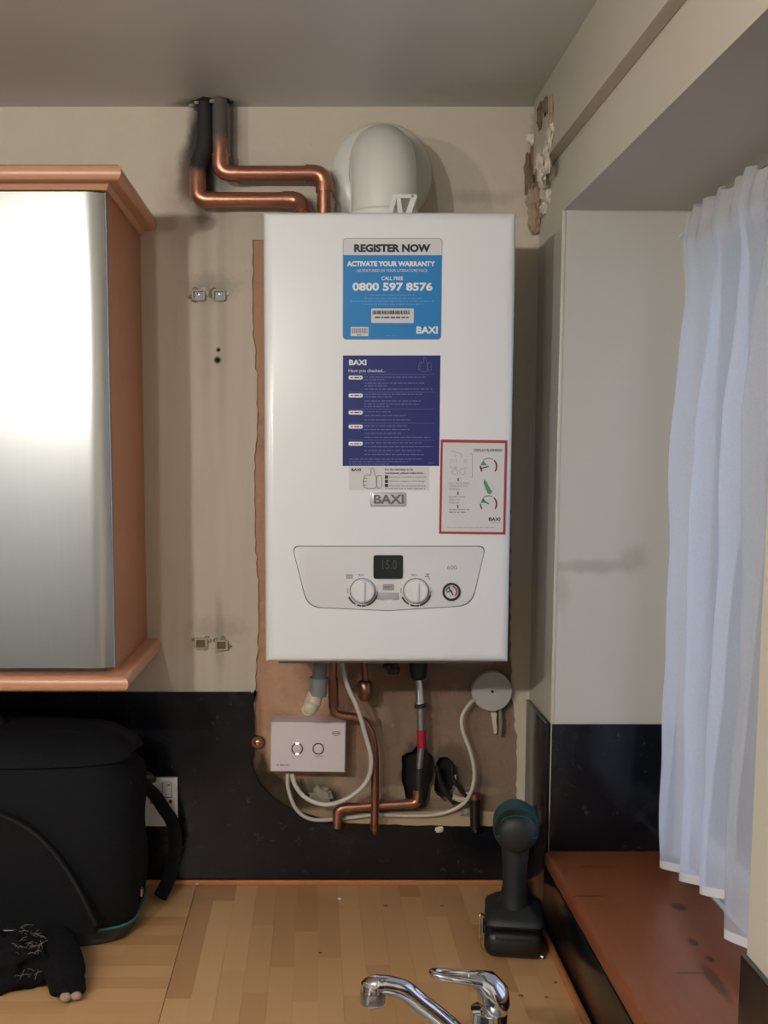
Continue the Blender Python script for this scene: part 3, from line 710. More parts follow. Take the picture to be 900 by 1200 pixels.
stroke('boiler_drawing', [arc(533, 553, 3.4, 0, 360, 14), arc(542, 553, 3.4, 0, 360, 14), [(528, 528), (541, 532), (541, 536)], [(533, 533), (534, 536)]], .7, Yr, simple('ink_pale_grey', (.45, .45, .46), .5), rs)
text('lettering', 'E117', 527.5, 535.5, 538, 542, Yr, MATS['ink_pale_grey'], rs); text('lettering', '37', 543, 548, 538, 542, Yr, MATS['ink_pale_grey'], rs)
text('lettering', 'H.04', 527.5, 535.5, 546, 549.5, Yr, MATS['ink_pale_grey'], rs); text('lettering', 'bar', 543.5, 548, 546, 549.5, Yr, MATS['ink_pale_grey'], rs)
stroke('bracket_line', [[(551, 532), (553.5, 532), (553.5, 559), (551, 559)]], .5, Yr, GREYINK, rs)
stroke('arrow_mark', [[(537, 560.5), (537, 563.5)], [(536.8, 576.5), (536.8, 579.5)], [(536.5, 592), (536.5, 595)]], 1.4, Yr, INK, rs)
text('lettering', 'FULL VALVE OPEN', 526, 550, 565.3, 567.5, Yr, GREYINK, rs); text('lettering', 'UNDERNEATH FILL', 526, 549, 568.7, 570.7, Yr, GREYINK, rs); text('lettering', 'OF BOILER', 526, 539, 572, 574, Yr, GREYINK, rs)
text('lettering', 'ENSURE GREEN', 526, 545, 581.3, 583.3, Yr, GREYINK, rs); text('lettering', 'NEEDLE ON', 526, 539, 584.6, 586.6, Yr, GREYINK, rs); text('lettering', 'PRESSURE', 526, 538, 588, 590, Yr, GREYINK, rs)
fine_print('fine_print', [(526, 550, 597.3, 1.2), (526, 547, 600.2, 1.2), (524, 580, 618.3, .6), (574, 588, 612.8, .5)], Yr, GREYINK, rs)
text('lettering', 'BAXI', 572.8, 586.5, 606.3, 610.5, Yr, INK, rs, .03)
# little fixing screws on the top edge
for px in (333.5, 352, 409, 577.5):
    c = P(px, 247, -.24 if px != 577.5 else -.2); c.z = zT
    lathe('case_screw', [(.003, -.001), (.003, .006), (.002, .008), (0, .008)], c, (0, 0, 1), BRASS if px == 577.5 else STEEL, BO, 10)

# ------------------------------------------------------------------ flue
FX = P(450, 200, -.15).x
FL = thing('flue_elbow', 'white boiler flue elbow turning into the wall above the boiler', 'flue', (FX, -.15, zT))
fo = Vector((FX, -.15, zT))
rc = .072; HB = .056; path = [Vector((0, 0, .0005)), Vector((0, 0, HB))]
for i in range(1, 13):
    a = R(90 * i / 12); path.append(Vector((0, rc - rc * math.cos(a), HB + rc * math.sin(a))))
path.append(Vector((0, .149, HB + rc)))
rr_ = [.053] * len(path)
tube('elbow', path, rr_, FLUEM, FL, 40)
lathe('socket_ring', [(.053, 0), (.0575, .001), (.0575, .022), (.0545, .026), (.053, .026)], (0, 0, .0005), (0, 0, 1), FLUEM, FL, 40)
cw = P(447, 202, -.005) - fo
lathe('wall_collar', [(.052, .012), (.0575, .020), (.070, .019), (.082, .013), (.088, .005), (.089, 0), (0, 0)], (cw.x, .1499, cw.z - .004), (0, -1, 0), FLUEM, FL, 48)
# seam ridge along the casting
tube('seam', [Vector((-.0525, 0, .001)), Vector((-.0525, 0, HB))] + [Vector((-.0525, rc - rc * math.cos(R(90 * i / 12)), HB + rc * math.sin(R(90 * i / 12)))) for i in range(1, 13)], .0018, FLUEM, FL, 6)
bk = nb()
zb_ = .0
for pts_ in ([(.002, .0), (.012, .040), (.049, .040), (.05, .0345), (.018, .0345), (.009, .0)], [(.028, .0), (.037, .0), (.049, .0345), (.040, .0345)], [(.022, 0), (.030, 0), (.024, .0345), (.018, .0345)]):
    add_prism(bk, [(a - .002, b + .0004) for a, b in pts_], -.067, -.0635)
add_box(bk, .003, .05, -.067, -.058, .0002, .002)
link('bracket', bk, WPLAST, FL, False)
lathe('bracket_screw', [(.0022, 0), (.0022, .001), (0, .0014)], (.0405, -.067, .0375), (0, -1, 0), GREYINK, FL, 8)

# ------------------------------------------------------------------ copper pipes above the boiler
def bend(a, b, c, r, n=8):
    a, b, c = map(Vector, (a, b, c)); d1 = (a - b).normalized(); d2 = (c - b).normalized()
    return [(b + d1 * r) * (1 - t) ** 2 + b * 2 * t * (1 - t) + (b + d2 * r) * t * t for t in [i / n for i in range(n + 1)]]
def pipe_run(name, label, pts, r, m, mats=None, er=None, br=.022, group=None, rings=True):
    t = thing(name, label, 'pipe', pts[0], group); o = Vector(pts[0]); pts = [Vector(p) - o for p in pts]; er = er or r * 1.14
    mm = lambda i: (mats[i] if mats else m)
    for i in range(len(pts) - 1):
        a, b = pts[i].copy(), pts[i + 1].copy(); d = (b - a).normalized()
        if i > 0: a += d * br
        if i < len(pts) - 2: b -= d * br
        ob = tube('straight_pipe', [a, b], r, mm(i), t, 16)
        if m in (COPSOOT, COPB): pass
    for i in range(1, len(pts) - 1):
        d1 = (pts[i - 1] - pts[i]).normalized(); d2 = (pts[i + 1] - pts[i]).normalized()
        q = bend(pts[i - 1], pts[i], pts[i + 1], br); q = [q[0] + d1 * .012] + q + [q[-1] + d2 * .012]
        e = tube('elbow', q, er, m if not mats else mats[min(i, len(mats) - 1)], t, 16)
        if rings:
            for p_, d_ in ((q[0], d1), (q[-1], d2)): tube('solder_ring', [p_ - d_ * .004, p_ - d_ * .001], er * 1.06, m if not mats else mats[min(i, len(mats) - 1)], e, 16)
    return t
yp = -.055
def at3(px, py, Y): v = P(px, py, Y); return (v.x, v.y, v.z)
A0 = at3(256, 116, -.03); A0 = (A0[0], -.03, ZC - .001); A1 = at3(255, 203, -.03); A1b = (A1[0], yp, A1[2])
# give sooted copper world-space mask by leaving object origin at height zero through separate materials
def shift_soot(z0):
    pass
pa = pipe_run('copper_pipe', 'upper copper pipe with shiny elbow running from ceiling to boiler top', [(at3(258, 150, -.045)[0], -.045, ZC - .001), at3(258, 203, -.045), at3(380, 203, -.045), (at3(380, 203, -.045)[0], -.045, zT + .0005)], .0126, COPPER, None, .0143, .020)
pbx = at3(232, 234, -.03)[0]
pb = pipe_run('copper_pipe', 'lower copper pipe with blackened bend running beside the upper pipe', [(at3(240, 150, -.03)[0], -.03, ZC - .001), (at3(240, 150, -.03)[0], -.03, 2.215), (pbx, -.034, 2.185), at3(232, 234, -.04), at3(352, 234, -.04), (at3(358, 234, -.05)[0], -.075, zT + .0005 )], .0126, COPPER, None, .0143, .018, rings=False)
# soot by world height on the pipe materials
def world_soot(m, z0, z1, col):
    t = m.node_tree; nd = t.nodes; b = nd['Principled BSDF']; g = nd.new('ShaderNodeNewGeometry'); sp_ = nd.new('ShaderNodeSeparateXYZ'); t.links.new(g.outputs['Position'], sp_.inputs[0])
    nz = nd.new('ShaderNodeTexNoise'); nz.inputs['Scale'].default_value = 45; t.links.new(g.outputs['Position'], nz.inputs['Vector'])
    ma = nd.new('ShaderNodeMath'); ma.operation = 'MULTIPLY_ADD'; t.links.new(nz.outputs['Fac'], ma.inputs[0]); ma.inputs[1].default_value = .03; t.links.new(sp_.outputs[2], ma.inputs[2])
    mr = nd.new('ShaderNodeMapRange'); t.links.new(ma.outputs[0], mr.inputs[0]); mr.inputs[1].default_value = z0; mr.inputs[2].default_value = z1
    mx_ = nd.new('ShaderNodeMix'); mx_.data_type = 'RGBA'; t.links.new(mr.outputs[0], mx_.inputs[0]); src = b.inputs['Base Color'].links[0].from_socket; t.links.new(src, mx_.inputs[6]); mx_.inputs[7].default_value = (*col, 1); t.links.new(mx_.outputs[2], b.inputs['Base Color'])
    m2 = nd.new('ShaderNodeMath'); m2.operation = 'MULTIPLY_ADD'; t.links.new(mr.outputs[0], m2.inputs[0]); m2.inputs[1].default_value = -.8; m2.inputs[2].default_value = .85; t.links.new(m2.outputs[0], b.inputs['Metallic'])
    m3 = nd.new('ShaderNodeMath'); m3.operation = 'MULTIPLY_ADD'; t.links.new(mr.outputs[0], m3.inputs[0]); m3.inputs[1].default_value = .45; m3.inputs[2].default_value = .33; t.links.new(m3.outputs[0], b.inputs['Roughness'])
MA = mat_copper('copper_scorched'); world_soot(MA, 2.222, 2.25, (.10, .088, .075))
MB_ = mat_copper('copper_charred'); world_soot(MB_, 2.172, 2.195, (.022, .021, .022))
for t_, m_ in ((pa, MA), (pb, MB_)):
    for c_ in t_.children_recursive: c_.data.materials[0] = m_
# coupling and clip near the boiler
v = at3(380, 222, -.045)
tube('coupling', [(v[0] - pa.location.x, v[1] - pa.location.y, v[2] + .012 - pa.location.z), (v[0] - pa.location.x, v[1] - pa.location.y, v[2] - .004 - pa.location.z)], .0150, MA, pa, 16)
# crumbled hole where the pipes enter the ceiling
hc = thing('ceiling_hole', 'burnt ragged hole where two pipes enter the ceiling', 'hole', (at3(249, 120, -.03)[0], -.03, ZC))
bm = nb(); add_blob(bm, (0, 0, 0), (.034, .022, .004), 3, .5, 3, 4); link('sooty_rim', bm, simple('char', (.03, .027, .024), .95, 0, .4, 80, .6), hc)
for i, (dx, dy, s_) in enumerate(((.013, -.016, .011), (.02, .0, .008), (-.036, .004, .006), (.002, -.021, .006), (-.026, -.012, .005))):
    blob('plaster_crumb', (dx, dy, -.006), (s_, s_ * .8, s_ * .6), simple('grey_crumb', (.33, .29, .23), .95, 0, .3, 80) if i == 0 else MATS['grey_crumb'], hc, sub=2, amp=.5, seed=i)

# ------------------------------------------------------------------ crumbling plaster in the corner
CR = thing('crumbling_plaster', 'flaking cream filler lumps in the ceiling corner right of the boiler', 'plaster damage', (XR - .01, -.01, 2.0))
co_ = Vector(CR.location)
lm = [(634, 137, 5, 11, 0), (647, 133, 3, 13, 1), (646, 158, 6, 10, 2), (630, 163, 8, 7, 2), (641, 178, 6, 8, 2), (633, 190, 7, 9, 2), (642, 193, 5, 8, 2), (634, 206, 6, 8, 2), (640, 215, 7, 8, 2), (643, 229, 6, 9, 2), (639, 242, 6, 7, 2), (637, 224, 5, 7, 2), (645, 210, 4, 5, 2), (628, 232, 7, 9, 1), (622, 205, 5, 20, 3), (627, 180, 4, 12, 3), (624, 236, 6, 12, 1), (630, 215, 6, 16, 3), (630, 262, 3, 9, 3), (634, 250, 5, 8, 1), (626, 258, 6, 12, 1), (641, 124, 4, 8, 3)]
fm = {0: DIRT, 1: simple('brown_plaster', (.40, .30, .21), .95, 0, .3, 50, .8, .2), 2: FOAM, 3: DIRT}
for i, (px, py, rx, ry, k) in enumerate(lm):
    Y = -.006 if px < 640 else -.02
    w_ = P(px, py, Y); xs = XU if w_.z > 2.168 else XR
    if w_.x > XR - .004: d_ = ray(px, py); w_ = CAM + d_ * (xs / d_.x); side = True
    else: side = False
    v = w_ - co_; s_ = 1 / 660
    if k == 3: v.y += .004
    r0 = .55 if k == 2 else .4
    blob('filler_lump' if k == 2 else 'rubble_lump', v, ((rx * s_ * 1.25, max(.006, min(rx, ry) * s_ * r0 * 1.8), ry * s_ * 1.2) if not side else (max(.005, min(rx, ry) * s_ * r0 * 1.2), rx * s_ * 2.0, ry * s_ * 1.2)), fm[k], CR, sub=3, amp=.75, freq=2.6, seed=i)

# ------------------------------------------------------------------ under the boiler: waste, copper and gas pipes
W = thing('condensate_pipe', 'grey plastic waste pipe with cream elbow hanging under boiler left side', 'pipe', at3(374, 778, -.12))
o_ = Vector(W.location); q = lambda px, py, Y=-.12: P(px, py, Y) - o_
tube('pipe', [q(376, 765), q(373, 812)], .0125, GREYP, W, 20)
tube('coupling', [q(374, 795), q(372.2, 815)], .0155, GREYP, W, 20)
tube('coupling_rim', [q(374.2, 794), q(374.1, 796.5)], .0168, GREYP, W, 20)
tube('cream_elbow', [q(370, 812), q(367, 822), q(363, 829)] + [q(360, 832, -.135)], [.0125, .0145, .0145, .010], CREAMP, W, 20)
blob('elbow_cap', q(363.5, 829, -.125), (.0145, .0145, .0145), CREAMP, W, sub=3, amp=.02)

def cu_pipe(label, pts, r, m=OLDCOP, br=.016, rings=True): return pipe_run('copper_pipe', label, pts, r, m, None, r * 1.2, br, rings=rings)
tall = thing('copper_pipe', 'long vertical copper pipe curving down from behind the control box', 'pipe', at3(438, 975, -.045))
o_ = Vector(tall.location)
tube('bent_tube', [v_ - o_ for v_ in spline([P(390, 765, -.045), P(390, 810, -.045), P(391, 832, -.045), P(399, 838, -.045), P(418, 841, -.045), P(430, 850, -.045), P(438, 872, -.045), P(439.5, 915, -.045), P(439, 972, -.045)], 6)], .0075, mat_copper('copper_warm', .75), tall, 14)
tube('coupling', [P(390, 795, -.045) - o_, P(391, 828, -.045) - o_], .0095, OLDCOP, tall, 14)
tube('pipe_end', [P(439, 965, -.045) - o_, P(439, 972, -.045) - o_, P(439.5, 978, -.045) - o_], [.0085, .007, .003], OLDCOP, tall, 14)
sp2 = thing('copper_stub', 'short brown copper stub with square nut below boiler middle', 'pipe', at3(428, 800, -.05)); o_ = Vector(sp2.location)
tube('stub', [P(426, 765, -.05) - o_, P(428, 800, -.05) - o_], .0062, OLDCOP, sp2)
tube('nut', [P(427.5, 797, -.05) - o_, P(427.5, 800, -.05) - o_, P(428.5, 817, -.05) - o_, P(428.5, 821, -.05) - o_], [.009, .0135, .0125, .009], OLDCOP, sp2, 6)
vs_ = thing('drain_valve', 'small black valve knob under the boiler between stub and gas pipe', 'valve', at3(460, 782, -.08)); o_ = Vector(vs_.location)
lathe('valve_cap', [(0, -.010), (.011, -.008), (.012, .001), (.009, .006), (.004, .03), (0, .03)], P(461, 784, -.08) - o_, (0, 0, 1), IRON, vs_, 14)
blob('valve_knuckle', P(454, 781, -.08) - o_, (.009, .009, .007), IRON, vs_, amp=.3)
gp = thing('gas_pipe', 'vertical silver gas pipe with red tape running down from the boiler', 'pipe', at3(491, 905, -.03)); o_ = Vector(gp.location)
g = lambda px, py: P(px, py, -.03) - o_
tube('nut', [g(490, 768), g(490, 786), g(490.5, 796)], [.016, .0155, .012], IRON, gp, 6)
tube('chrome_sleeve', [g(490, 794), g(491, 800), g(492, 822), g(492, 826)], [.0065, .0075, .0085, .010], CHROME, gp, 14)
tube('black_union', [g(492, 824), g(492.5, 829)], .0105, IRON, gp, 14)
tube('silver_sleeve', [g(493, 828), g(493.5, 856)], .0075, SILVER, gp, 14)
tube('red_tape', [g(493.7, 855), g(494.2, 876)], .0082, REDTAPE, gp, 14)
tube('lower_tube', [g(493.5, 875), g(491.5, 902)], .0062, SILVER, gp, 14)
tube('drop_pipe', [g(491.5, 900), g(491, 940)], .0075, IRON, gp, 14)
cu_pipe('horizontal copper pipe low on bare plaster turning down at its left end', [at3(490, 936, -.028), at3(490, 941, -.028), at3(396, 947, -.028), at3(395, 970, -.028)], .0078, MA, .013, False)

# timber, rubble, hole debris near the gas pipe
bt = prism('timber_batten', [pw(400, 967), pw(604, 967), pw(604, 951), pw(520, 949), pw(400, 953)], -.0058, .0048, BATTEN, None); tag(bt, 'pale timber batten along the cut top of the black splashback', 'batten')
bt.data.transform(Matrix.Identity(4))
for i, (px, py, s_, lab) in enumerate(((376, 932, .015, 'grey lump of old mortar below the control box'), (515, 972, .006, 'pale plaster flake on the splashback edge below the hole'), (546, 952, .008, 'broken plaster lump left of the black pipe stub'))):
    c = P(px, py, -.006); bl = blob('mortar_lump', (c.x, c.y, c.z), (s_ * 1.3, s_ * .5, s_), MORTAR if i != 1 else FOAM, None, sub=3, amp=.7, freq=3, seed=i + 30); tag(bl, lab, 'rubble')
bs = thing('pipe_stub', 'short black pipe stub with copper collar right of the wall holes', 'pipe', at3(557, 945, -.02)); o_ = Vector(bs.location)
tube('black_sleeve', [P(557, 935, -.02) - o_, P(557, 972, -.02) - o_], .0098, BLACKP, bs, 14)
tube('collar', [P(557, 930, -.02) - o_, P(557, 936, -.02) - o_], .0112, OLDCOP, bs, 14)
lathe('brass_tip', [(.003, 0), (.002, .004), (0, .004)], P(557, 973, -.028) - o_, (0, -1, -.3), BRASS, bs, 8)
for i, (a, r_, m_, lab) in enumerate(((((512, 898), (516, 915), (524, 930), (533, 941)), .0055, BLACKP, 'thick black cable in the wall hole, left of two'), (((530, 897), (531, 912), (540, 926), (550, 936)), .0045, BLACKP, 'black cable in the wall hole, right of two'),
        (((533, 908), (534, 920), (541, 928), (549, 930)), .0025, CABLE, 'thin white cable curling out of the wall hole'), (((531, 934), (540, 937), (554, 936)), .0055, simple('cream_cable', (.55, .49, .33), .5), 'stub of thick cream cable beside the black pipe stub'))):
    c_ = tube('cable', spline([P(x_, y_, -.012 if i != 0 else -.004) for x_, y_ in a], 6), r_, m_, None, 8); tag(c_, lab, 'cable')

# old pipe clip left of the control box
cl = thing('pipe_clip', 'small brass pipe clip on the plaster edge left of the control box', 'clip', at3(302, 869, 0)); o_ = Vector(cl.location)
lathe('clip_ring', [(.011, 0), (.013, .004), (.011, .008), (.006, .008), (.006, 0)], (0, -.0001, 0), (0, -1, 0), OLDCOP, cl, 14)
lathe('screw', [(.005, .006), (.005, .011), (0, .013)], (0.001, 0, 0), (0, -1, 0), BRASS, cl, 12)
blob('plaster_scab', (-.008, -.001, .004), (.013, .003, .007), OLDCOP, cl, amp=.6)

# ------------------------------------------------------------------ control box (two ring lamps)
YB_ = -.050
CB = thing('control_box', 'pinkish white heating control box with two ring indicators', 'control box', at3(360, 876, 0)); o_ = Vector(CB.location)
bm = nb(); a, b, c_, d = R4(317, 846.5, 405, 905, YB_)
add_box(bm, a - o_.x, b - o_.x, YB_, -.001, c_ - o_.z, d - o_.z)
bmesh.ops.bevel(bm, geom=[e for e in bm.edges if all(abs(v.co.y - YB_) < 1e-5 for v in e.verts)], offset=.004, segments=3, profile=.6, affect='EDGES')
bmesh.ops.transform(bm, matrix=Matrix.Rotation(R(.8), 4, 'Y'), verts=bm.verts[:])
link('case', bm, PINKW, CB)
CBo = thing
def cbt(fn, *a, **k):
    o = fn(*a, **k)
    o.data.transform(Matrix.Translation(-o_)); return o
RIM = simple('ring_maroon', (.09, .03, .04), .4); LIT = glow('lit_ring', (1.0, .42, .40), 3.0)
r1 = cbt(stroke, 'ring_indicator', [arc(348.3, 877.5, 6.2, 35, 75, 6), arc(348.3, 877.5, 6.2, 105, 255, 14), arc(348.3, 877.5, 6.2, 285, 395, 12)], 1.5, YB_ - .0004, RIM, CB); r1['label'] = 'ring indicator lit red'
g_ = cbt(stroke, 'lit_segment', [arc(348.3, 877.5, 6.2, 76, 104, 5), arc(348.3, 877.5, 6.2, 256, 284, 5)], 2.0, YB_ - .0004, LIT, CB)
cbt(stroke, 'ring_indicator', [arc(373, 877.5, 6.2, 0, 360, 28)], 1.5, YB_ - .0004, simple('ring_dark', (.05, .045, .06), .4), CB)
for cx_ in (348.3, 373):
    v = P(cx_, 877.5, YB_) - o_; lathe('push_button', [(.0068, 0), (.0065, .0012), (0, .0016)], v, (0, -1, 0), PINKW, CB, 24)
cbt(text, 'lettering', 'Link', 345.5, 351.5, 885.2, 886.8, YB_ - .0004, GREYINK, CB); cbt(text, 'lettering', 'Heating', 368.5, 378.5, 885.4, 887.3, YB_ - .0004, GREYINK, CB)
cbt(fine_print, 'fine_print', [(324, 338, 896.5, 1.6)], YB_ - .0004, GREYINK, CB)
cbt(stroke, 'logo_oval', [arc(394, 859.5, 4.6, 0, 360, 20, 2.0), [(391, 859.5), (397, 859.5)]], .8, YB_ - .0004, INK, CB)

# cables
def cable(label, pts, r=.0042, m=CABLE, group=None):
    o = tube('cable', spline([P(*p) for p in pts], 8), r, m, None, 10); tag(o, label, 'cable'); return o
cable('white cable looping from boiler underside round into the control box', [(399, 770, -.09), (407, 803, -.09), (419, 830, -.09), (428, 860, -.075), (435, 890, -.07), (430, 915, -.065), (410, 934, -.062), (383, 943, -.06), (360, 936, -.05), (347, 922, -.045), (342, 907, -.04)])
cable('white cable dropping from control box and running right to the round box', [(337, 907, -.035), (338, 925, -.03), (347, 948, -.025), (365, 960, -.02), (395, 960, -.012), (440, 955, -.012), (480, 956, -.012), (515, 954, -.014), (540, 944, -.02), (552, 928, -.025), (556, 905, -.03), (551, 880, -.03), (542, 855, -.03), (542, 838, -.028), (552, 823, -.022), (560, 818, -.012)], .0036)
dj = thing('junction_box', 'round grey-white junction box cover under the boiler right corner', 'junction box', at3(575, 808, 0)); o_ = Vector(dj.location)
lathe('cover', [(.0365, 0), (.0365, .018), (.035, .0195), (.0028, .0195), (.0028, .0185), (0, .0185)], (0, -.0001, 0), (0, -1, 0), GREYD, dj, 48)
lathe('screw', [(.0026, 0), (.0026, .001), (0, .0012)], (0, -.0187, 0), (0, -1, 0), BLACKP, dj, 12)
c_ = prism('plaster_drip', [(x_ , z_) for x_, z_ in ragged([pw(575, 832), pw(581, 832), pw(582, 858), pw(579, 860), pw(577, 845)], .004, .001, 1, True)], -.004, .0049, FOAM); tag(c_, 'pale plaster drip below the round junction box', 'plaster')
cable('grey cable hanging behind the round junction box', [(586, 828, -.012), (587, 850, -.012), (586, 862, -.01)], .0035, simple('grey_cable', (.22, .23, .22), .5))

# ------------------------------------------------------------------ wall fixings, screw holes
GR = 'old fixings left in the wall'
def fixing(px, py, lab, m, bright):
    c = P(px, py, 0); t = thing('wall_fixing', lab, 'fixing', (c.x, 0, c.z), GR)
    bm = nb()
    h = .0125
    for b in ((-.012, -.008, -h * .7, h * .7), (.0075, .012, -h * .8, h * .6), (-.009, .009, h * .45, h * .75), (-.009, .009, -h * .85, -h * .6)): add_box(bm, b[0], b[1], -.009, -.0002, b[2], b[3], .0012)
    link('socket', bm, m, t)
    bm = nb(); add_box(bm, -.0078, .0072, -.003, -.0003, -.0075, .0055); link('cavity', bm, DIRT if not bright else FS, t)
    if bright: lathe('screw', [(.0035, 0), (.0035, .002), (0, .003)], (.001, -.0032, .001), (0, -1, 0), CHROME, t, 10)
    for i in range(5):
        a = random.uniform(0, 6.28); blob('plaster_crumb', (.014 * math.cos(a), -.001, .012 * math.sin(a)), (.005, .0022, .004), FOAM if i % 2 else MORTAR, t, amp=.7, seed=px + i)
FP = simple('fixing_pale', (.46, .43, .34), .6); FS = simple('fixing_grey', (.40, .39, .36), .4)
fixing(233, 346, 'pale socket fixing with bright screw, upper pair, left one', FS, True)
fixing(257, 346, 'pale socket fixing with bright screw, upper pair, right one', FS, True)
fixing(236, 753, 'empty pale socket fixing, lower pair, left one', FP, False)
fixing(260, 755, 'empty pale socket fixing, lower pair, right one', FP, False)
for px, py, s_, lab in ((256, 410, .0026, 'smaller drilled screw hole between the wall fixings'), (255, 422, .0042, 'larger ragged screw hole between the wall fixings')):
    c = P(px, py, 0); t = thing('screw_hole', lab, 'hole', (c.x, 0, c.z)); lathe('rim', [(s_ * 1.7, 0), (s_ * 1.2, .0012), (s_, .0006)], (0, 0, 0), (0, -1, 0), MORTAR, t, 12); lathe('hollow', [(s_, .0005), (0, .0002)], (0, 0, 0), (0, -1, 0), DARK, t, 12)

# ------------------------------------------------------------------ wall socket
SK = thing('switched_socket', 'white switched fused spur on the black splashback behind the bag', 'switch', at3(179.5, 938.5, -.0065)); o_ = Vector(SK.location)
a, b, c_, d = R4(151, 910.5, 208, 967, -.0065)
bm = nb(); add_box(bm, a - o_.x, b - o_.x, -.009, -.0001, c_ - o_.z, d - o_.z); bmesh.ops.bevel(bm, geom=[e for e in bm.edges if all(v.co.y < -.0085 for v in e.verts)], offset=.003, segments=3, affect='EDGES'); link('plate', bm, WPLAST, SK)
def skb(n_, x0_, y0_, x1_, y1_, th, m):
    p_ = plate(n_, x0_, y0_, x1_, y1_, -.0157 - th, th + .0001, m, SK, .001); p_.data.transform(Matrix.Translation(-o_)); return p_
skb('rocker', 191, 918, 200.5, 934, .003, WPLAST); skb('rocker_slot', 190, 917, 201.5, 935, .0003, GREYP)
skb('mark', 196, 919.5, 199.5, 920.6, .0036, INK); skb('neon', 198, 937.5, 201.5, 941.5, .001, simple('neon_red', (.12, .02, .02), .3)); skb('fuse_carrier', 176, 937, 186, 942, .0015, GREYP)

# ------------------------------------------------------------------ wall cabinet
CX1 = -.3078
WC = thing('wall_cabinet', 'wall cabinet with brushed metal door and cherry wood side at left', 'cabinet', (CX1 - .3, 0, 1.36)); o_ = Vector(WC.location)
z0c, z1c = 1.367, 2.073; xl = CX1 - .60
def wbx(n_, x0_, x1_, y0_, y1_, za, zb__, m, bev=0, par=None, seg=2): return box(n_, x0_ - o_.x, x1_ - o_.x, y0_, y1_, za - o_.z, zb__ - o_.z, m, par or WC, bev, seg=seg)
wbx('side_panel', CX1 - .018, CX1, -.310, -.0005, z0c - .008, z1c + .008, CABW, .001)
wbx('side_panel', xl, xl + .018, -.310, -.0005, z0c - .008, z1c + .008, CABW, .001)
wbx('back_panel', xl + .018, CX1 - .018, -.012, -.0005, z0c, z1c, CABW)
wbx('top_panel', xl + .018, CX1 - .018, -.310, -.012, z1c - .018, z1c, CABW); wbx('bottom_panel', xl + .018, CX1 - .018, -.310, -.012, z0c, z0c + .018, CABW)
# door with rolled right edge
def roll(x, side): pass
bm = nb(); prof = []
dx0, dx1 = xl + .002, CX1 - .002; y_f, y_b = -.334, -.312; rr2 = .030
for i in range(9): t = i / 8; prof.append((dx1 - rr2 * (1 - t), y_f + .0095 * (t ** 2.2)))
prof.append((dx1, y_b)); prof.append((dx0, y_b)); prof.append((dx0, y_f + .004)); prof.append((dx0 + .01, y_f))
f_ = [bm.verts.new((x_ - o_.x, y_, z0c + .001 - o_.z)) for x_, y_ in prof]; g2_ = [bm.verts.new((x_ - o_.x, y_, z1c - .001 - o_.z)) for x_, y_ in prof]
bm.faces.new(f_[::-1]); bm.faces.new(g2_)
for i in range(len(prof)): j = (i + 1) % len(prof); bm.faces.new((f_[i], f_[j], g2_[j], g2_[i]))
dr = link('door', bm, DOORM, WC, ang=25)
tube('handle', [(dx0 + .04 - o_.x, -.334, 1.46 - o_.z), (dx0 + .04 - o_.x, -.36, 1.46 - o_.z), (dx0 + .04 - o_.x, -.36, 1.58 - o_.z), (dx0 + .04 - o_.x, -.334, 1.58 - o_.z)], .005, STEEL, dr)
wbx('edge_band', CX1 - .0024, CX1 + .0002, -.3235, -.3105, z0c, z1c, GREYP)
# mouldings: profile swept round front and right side with a mitre
def moulding(name, prof, m):
    "prof: (outward, z)"
    bm = nb(); n = len(prof); R0 = []; R1 = []; R2 = []
    for u_, z_ in prof:
        R0.append(bm.verts.new((xl - o_.x, -.334 - u_, z_ - o_.z))); R1.append(bm.verts.new((CX1 + u_ - o_.x, -.334 - u_, z_ - o_.z))); R2.append(bm.verts.new((CX1 + u_ - o_.x, -.0006, z_ - o_.z)))
    for A, B in ((R0, R1), (R1, R2)):
        for i in range(n): j = (i + 1) % n; bm.faces.new((A[i], A[j], B[j], B[i]))
    bm.faces.new(R0); bm.faces.new(R2[::-1]); link(name, bm, m, WC, ang=40)
def halfround(u0, u1, zc, h, n=8):
    o = [(u0, zc - h)]
    for i in range(n + 1): t = R(-90 + 180 * i / n); o.append((u1 - h * .75 + h * .75 * math.cos(t), zc + h * math.sin(t)))
    o.append((u0, zc + h)); return o
moulding('cornice', [(-.02, z1c + .0005), (.004, z1c + .0005), (.008, z1c + .008)] + halfround(.008, .030, z1c + .020, .0115)[1:-1] + [(-.02, z1c + .0315)], CORN)
moulding('pelmet', halfround(-.02, .026, z0c - .0195, .0115), CORN)

